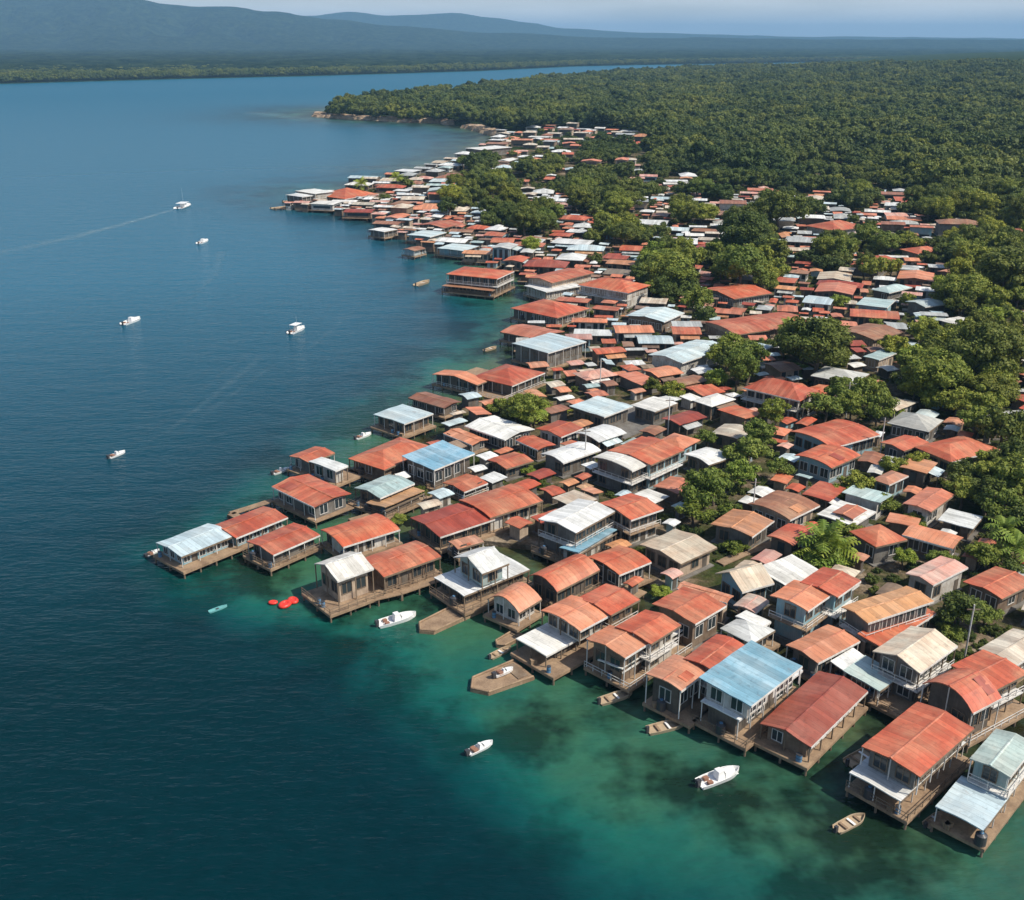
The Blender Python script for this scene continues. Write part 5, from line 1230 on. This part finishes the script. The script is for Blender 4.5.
walkway([(378, 234), (412, 236)], 'jetty leading to the pale jetty house', 4)
for k, (px, py, lab) in enumerate(((752, 520, 'pale utility pole in the village garden strip'), (846, 416, 'utility pole beside the pyramid-roofed red house'), (668, 432, 'utility pole left of the small tree above the wavy white house'),
                                   (880, 455, 'utility pole by the medium red house'), (585, 465, 'utility pole near the arched white house'), (600, 390, 'utility pole behind the large pale flat house'), (965, 655, 'utility pole behind the large cream-roofed house'))):
    p = P(px, py, 1.5); g = ground(p.x, p.y); root = empty('utility_pole', (p.x, p.y, g)); tag(root, lab, 'pole', 'utility poles')
    b = MB(); b.tube((0, 0, -1), (0, 0, 8.5), .14, .1, 8); b.build('pole', M['trim'], root); b = MB(); b.box(-.9, -.05, 7.7, .9, .05, 7.85); b.build('crossarm', M['stilt'], root)
# ------------------------------------------------------------------ barrels, crates and tanks standing about
rc = random.Random(17)
b = MB(); b.tube((0, 0, 0), (0, 0, .9), .3, .3, 12); BARM = b.mesh('drum', M['tank']); b = MB(); b.tube((0, 0, .9), (0, 0, .96), .31, .31, 12); b.tube((0, 0, .42), (0, 0, .48), .315, .315, 12); RIMM = b.mesh('rim', M['boatdark'])
b = MB()
for q in range(4): b.box(-.4, -.3, q * .16, .4, .3, q * .16 + .12)
for sx in (-1, 1):
    for sy in (-1, 1): b.box(sx * .4 - .04, sy * .3 - .04, 0, sx * .4 + .04, sy * .3 + .04, .64)
CRM = b.mesh('wooden_crate', M['deck'])
b = MB(); b.tube((0, 0, 0), (0, 0, 1.2), .62, .6, 16); b.tube((0, 0, 1.2), (0, 0, 1.38), .6, .25, 16); TKM = b.mesh('tank_body', M['boatdark']); b = MB(); b.tube((0, 0, 1.38), (0, 0, 1.46), .22, .22, 12); LDM = b.mesh('lid', M['tank'])
nclu = 0
for t in list(THINGS)[:75]:
    ro = t[0]; dk = next((c for c in ro.children if c.name.startswith('deck')), None)
    if not dk: continue
    xs_ = [v_.co.x for v_ in dk.data.vertices]; ys_ = [v_.co.y for v_ in dk.data.vertices]; x0, y0, y1 = min(xs_), min(ys_), max(ys_)
    for k in range(rc.choice([1, 2, 2, 3])):
        lx, ly = (x0 + .55, rc.uniform(y0 + .6, y1 - .6)); w_ = ro.matrix_basis @ Vector((lx, ly, 1.29)); kd = rc.choice(['drum', 'drum', 'crate', 'tank'])
        if kd == 'drum': q = empty('barrel', w_, rc.uniform(0, 6)); obj('drum', BARM, q); obj('rim', RIMM, q); tag(q, None, 'barrel', 'barrels on the decks')
        elif kd == 'crate': q = obj('crate', CRM, None, w_, rc.uniform(0, 6)); tag(q, None, 'crate', 'crates on the decks')
        else: q = empty('water_tank', w_, 0); obj('tank_body', TKM, q); obj('lid', LDM, q); tag(q, None, 'water tank', 'water tanks on the decks')
        a_, b_, _ = proj(*w_); CLUT.append([q, a_, b_, kd, {'drum': 'blue', 'crate': 'wooden', 'tank': 'black water'}[kd], 0, None])
# ------------------------------------------------------------------ rocks of the point
m = N('pale_rock'); v = m.coord((1, 1, 1), False); m.col(m.ramp(m.noise(v, .15, 5, .7), [(.3, (.20, .13, .08)), (.7, (.50, .38, .26))])); m.rough(.9); M['rock'] = m.mat
b = MB(); rr = random.Random(3)
for i in range(420):
    t = rr.random(); seg = [(318, 116.5), (345, 118.5), (375, 120), (405, 122), (440, 122.5), (470, 128), (482, 131), (500, 136.5)]; k = min(int(t * 7), 6); u = t * 7 - k
    px = seg[k][0] + (seg[k + 1][0] - seg[k][0]) * u; py = seg[k][1] + (seg[k + 1][1] - seg[k][1]) * u
    if 452 < px < 468: continue
    p = P(px, py + rr.uniform(-1.2, .3), 0); sx = rr.uniform(3, 11); sy = rr.uniform(3, 8); h_ = rr.uniform(1.2, 4.5); n = 7; vs = []
    for a in range(n): A = 6.283 * a / n; q = rr.uniform(.7, 1.2); vs.append((p.x + sx * q * math.cos(A), p.y + sy * q * math.sin(A), -1))
    for a in range(n): A = 6.283 * a / n; q = rr.uniform(.5, .9); vs.append((p.x + sx * q * math.cos(A), p.y + sy * q * math.sin(A), h_ * rr.uniform(.7, 1)))
    b.add(vs, [(a, (a + 1) % n, n + (a + 1) % n, n + a) for a in range(n)] + [tuple(range(n, 2 * n))])
tag(b.build('shore_rocks', M['rock']), 'pale tan rocks and banks along the edge of the wooded point', 'rocks', None, 'stuff')
# ------------------------------------------------------------------ labels of the rest, by neighbour
CW = dict(red='red', darkred='red', salmon='salmon', orange='orange', rust='rust-brown', brown='rust-brown', white='white', grey='grey', teal='pale blue', paleblue='pale blue', blue='blue', cream='cream', pink='pink')
LM = [(t[1], t[2], t[6]) for t in THINGS + TREES if t[6]]
ORD = ['', 'second', 'third', 'fourth', 'fifth', 'sixth', 'seventh', 'eighth', 'ninth', 'tenth', 'eleventh', 'twelfth', 'thirteenth', 'fourteenth', 'fifteenth', 'sixteenth', 'seventeenth', 'eighteenth', 'nineteenth', 'twentieth']
book = {}
for t in THINGS + TREES + CLUT:
    if t[0].get('label'): continue
    best = min(LM, key=lambda q: math.hypot(t[1] - q[0], (t[2] - q[1]) * 1.7)); dx, dy = t[1] - best[0], (t[2] - best[1]) * 1.7
    if abs(dx) > abs(dy): rel = 'right of' if dx > 0 else 'left of'
    else: rel = 'in front of' if dy > 0 else 'behind'
    if t[3] in ('house', 'shed'): w_ = CW[t[4]] + ('-roofed house' if t[3] == 'house' else '-topped shed')
    else: w_ = t[4] + ' ' + {'drum': 'barrel'}.get(t[3], t[3])
    if t[3] in ('drum', 'crate', 'tank'): w_ = w_ + ' on a deck'
    book.setdefault((w_, rel, best[2]), []).append((math.hypot(dx, dy), t))
for (w_, rel, ph), lst in book.items():
    lst.sort(key=lambda q: q[0])
    for i, (d, t) in enumerate(lst):
        o_ = ORD[i] if i < len(ORD) else str(i + 1) + 'th'
        t[0]['label'] = f'{w_} {rel} the {ph}' + ('' if len(lst) == 1 else (', nearest one' if i == 0 else f', {o_} nearest'))
# ------------------------------------------------------------------ air
b = MB(); b.box(-31000, -3500, -8, 31000, 31000, 470); hz = b.mesh('haze', [])
hm = bpy.data.materials.new('haze_air'); hm.use_nodes = True; t = hm.node_tree; t.nodes.clear()
out = t.nodes.new('ShaderNodeOutputMaterial'); pv = t.nodes.new('ShaderNodeVolumePrincipled'); pv.inputs['Color'].default_value = (0.32, 0.62, 0.95, 1); pv.inputs['Density'].default_value = 0.000075
pv.inputs['Anisotropy'].default_value = 0.0
t.links.new(pv.outputs[0], out.inputs['Volume']); hz.materials.append(hm)
tag(obj('haze', hz), 'thin blue haze of the far distance', 'haze', None, 'stuff')
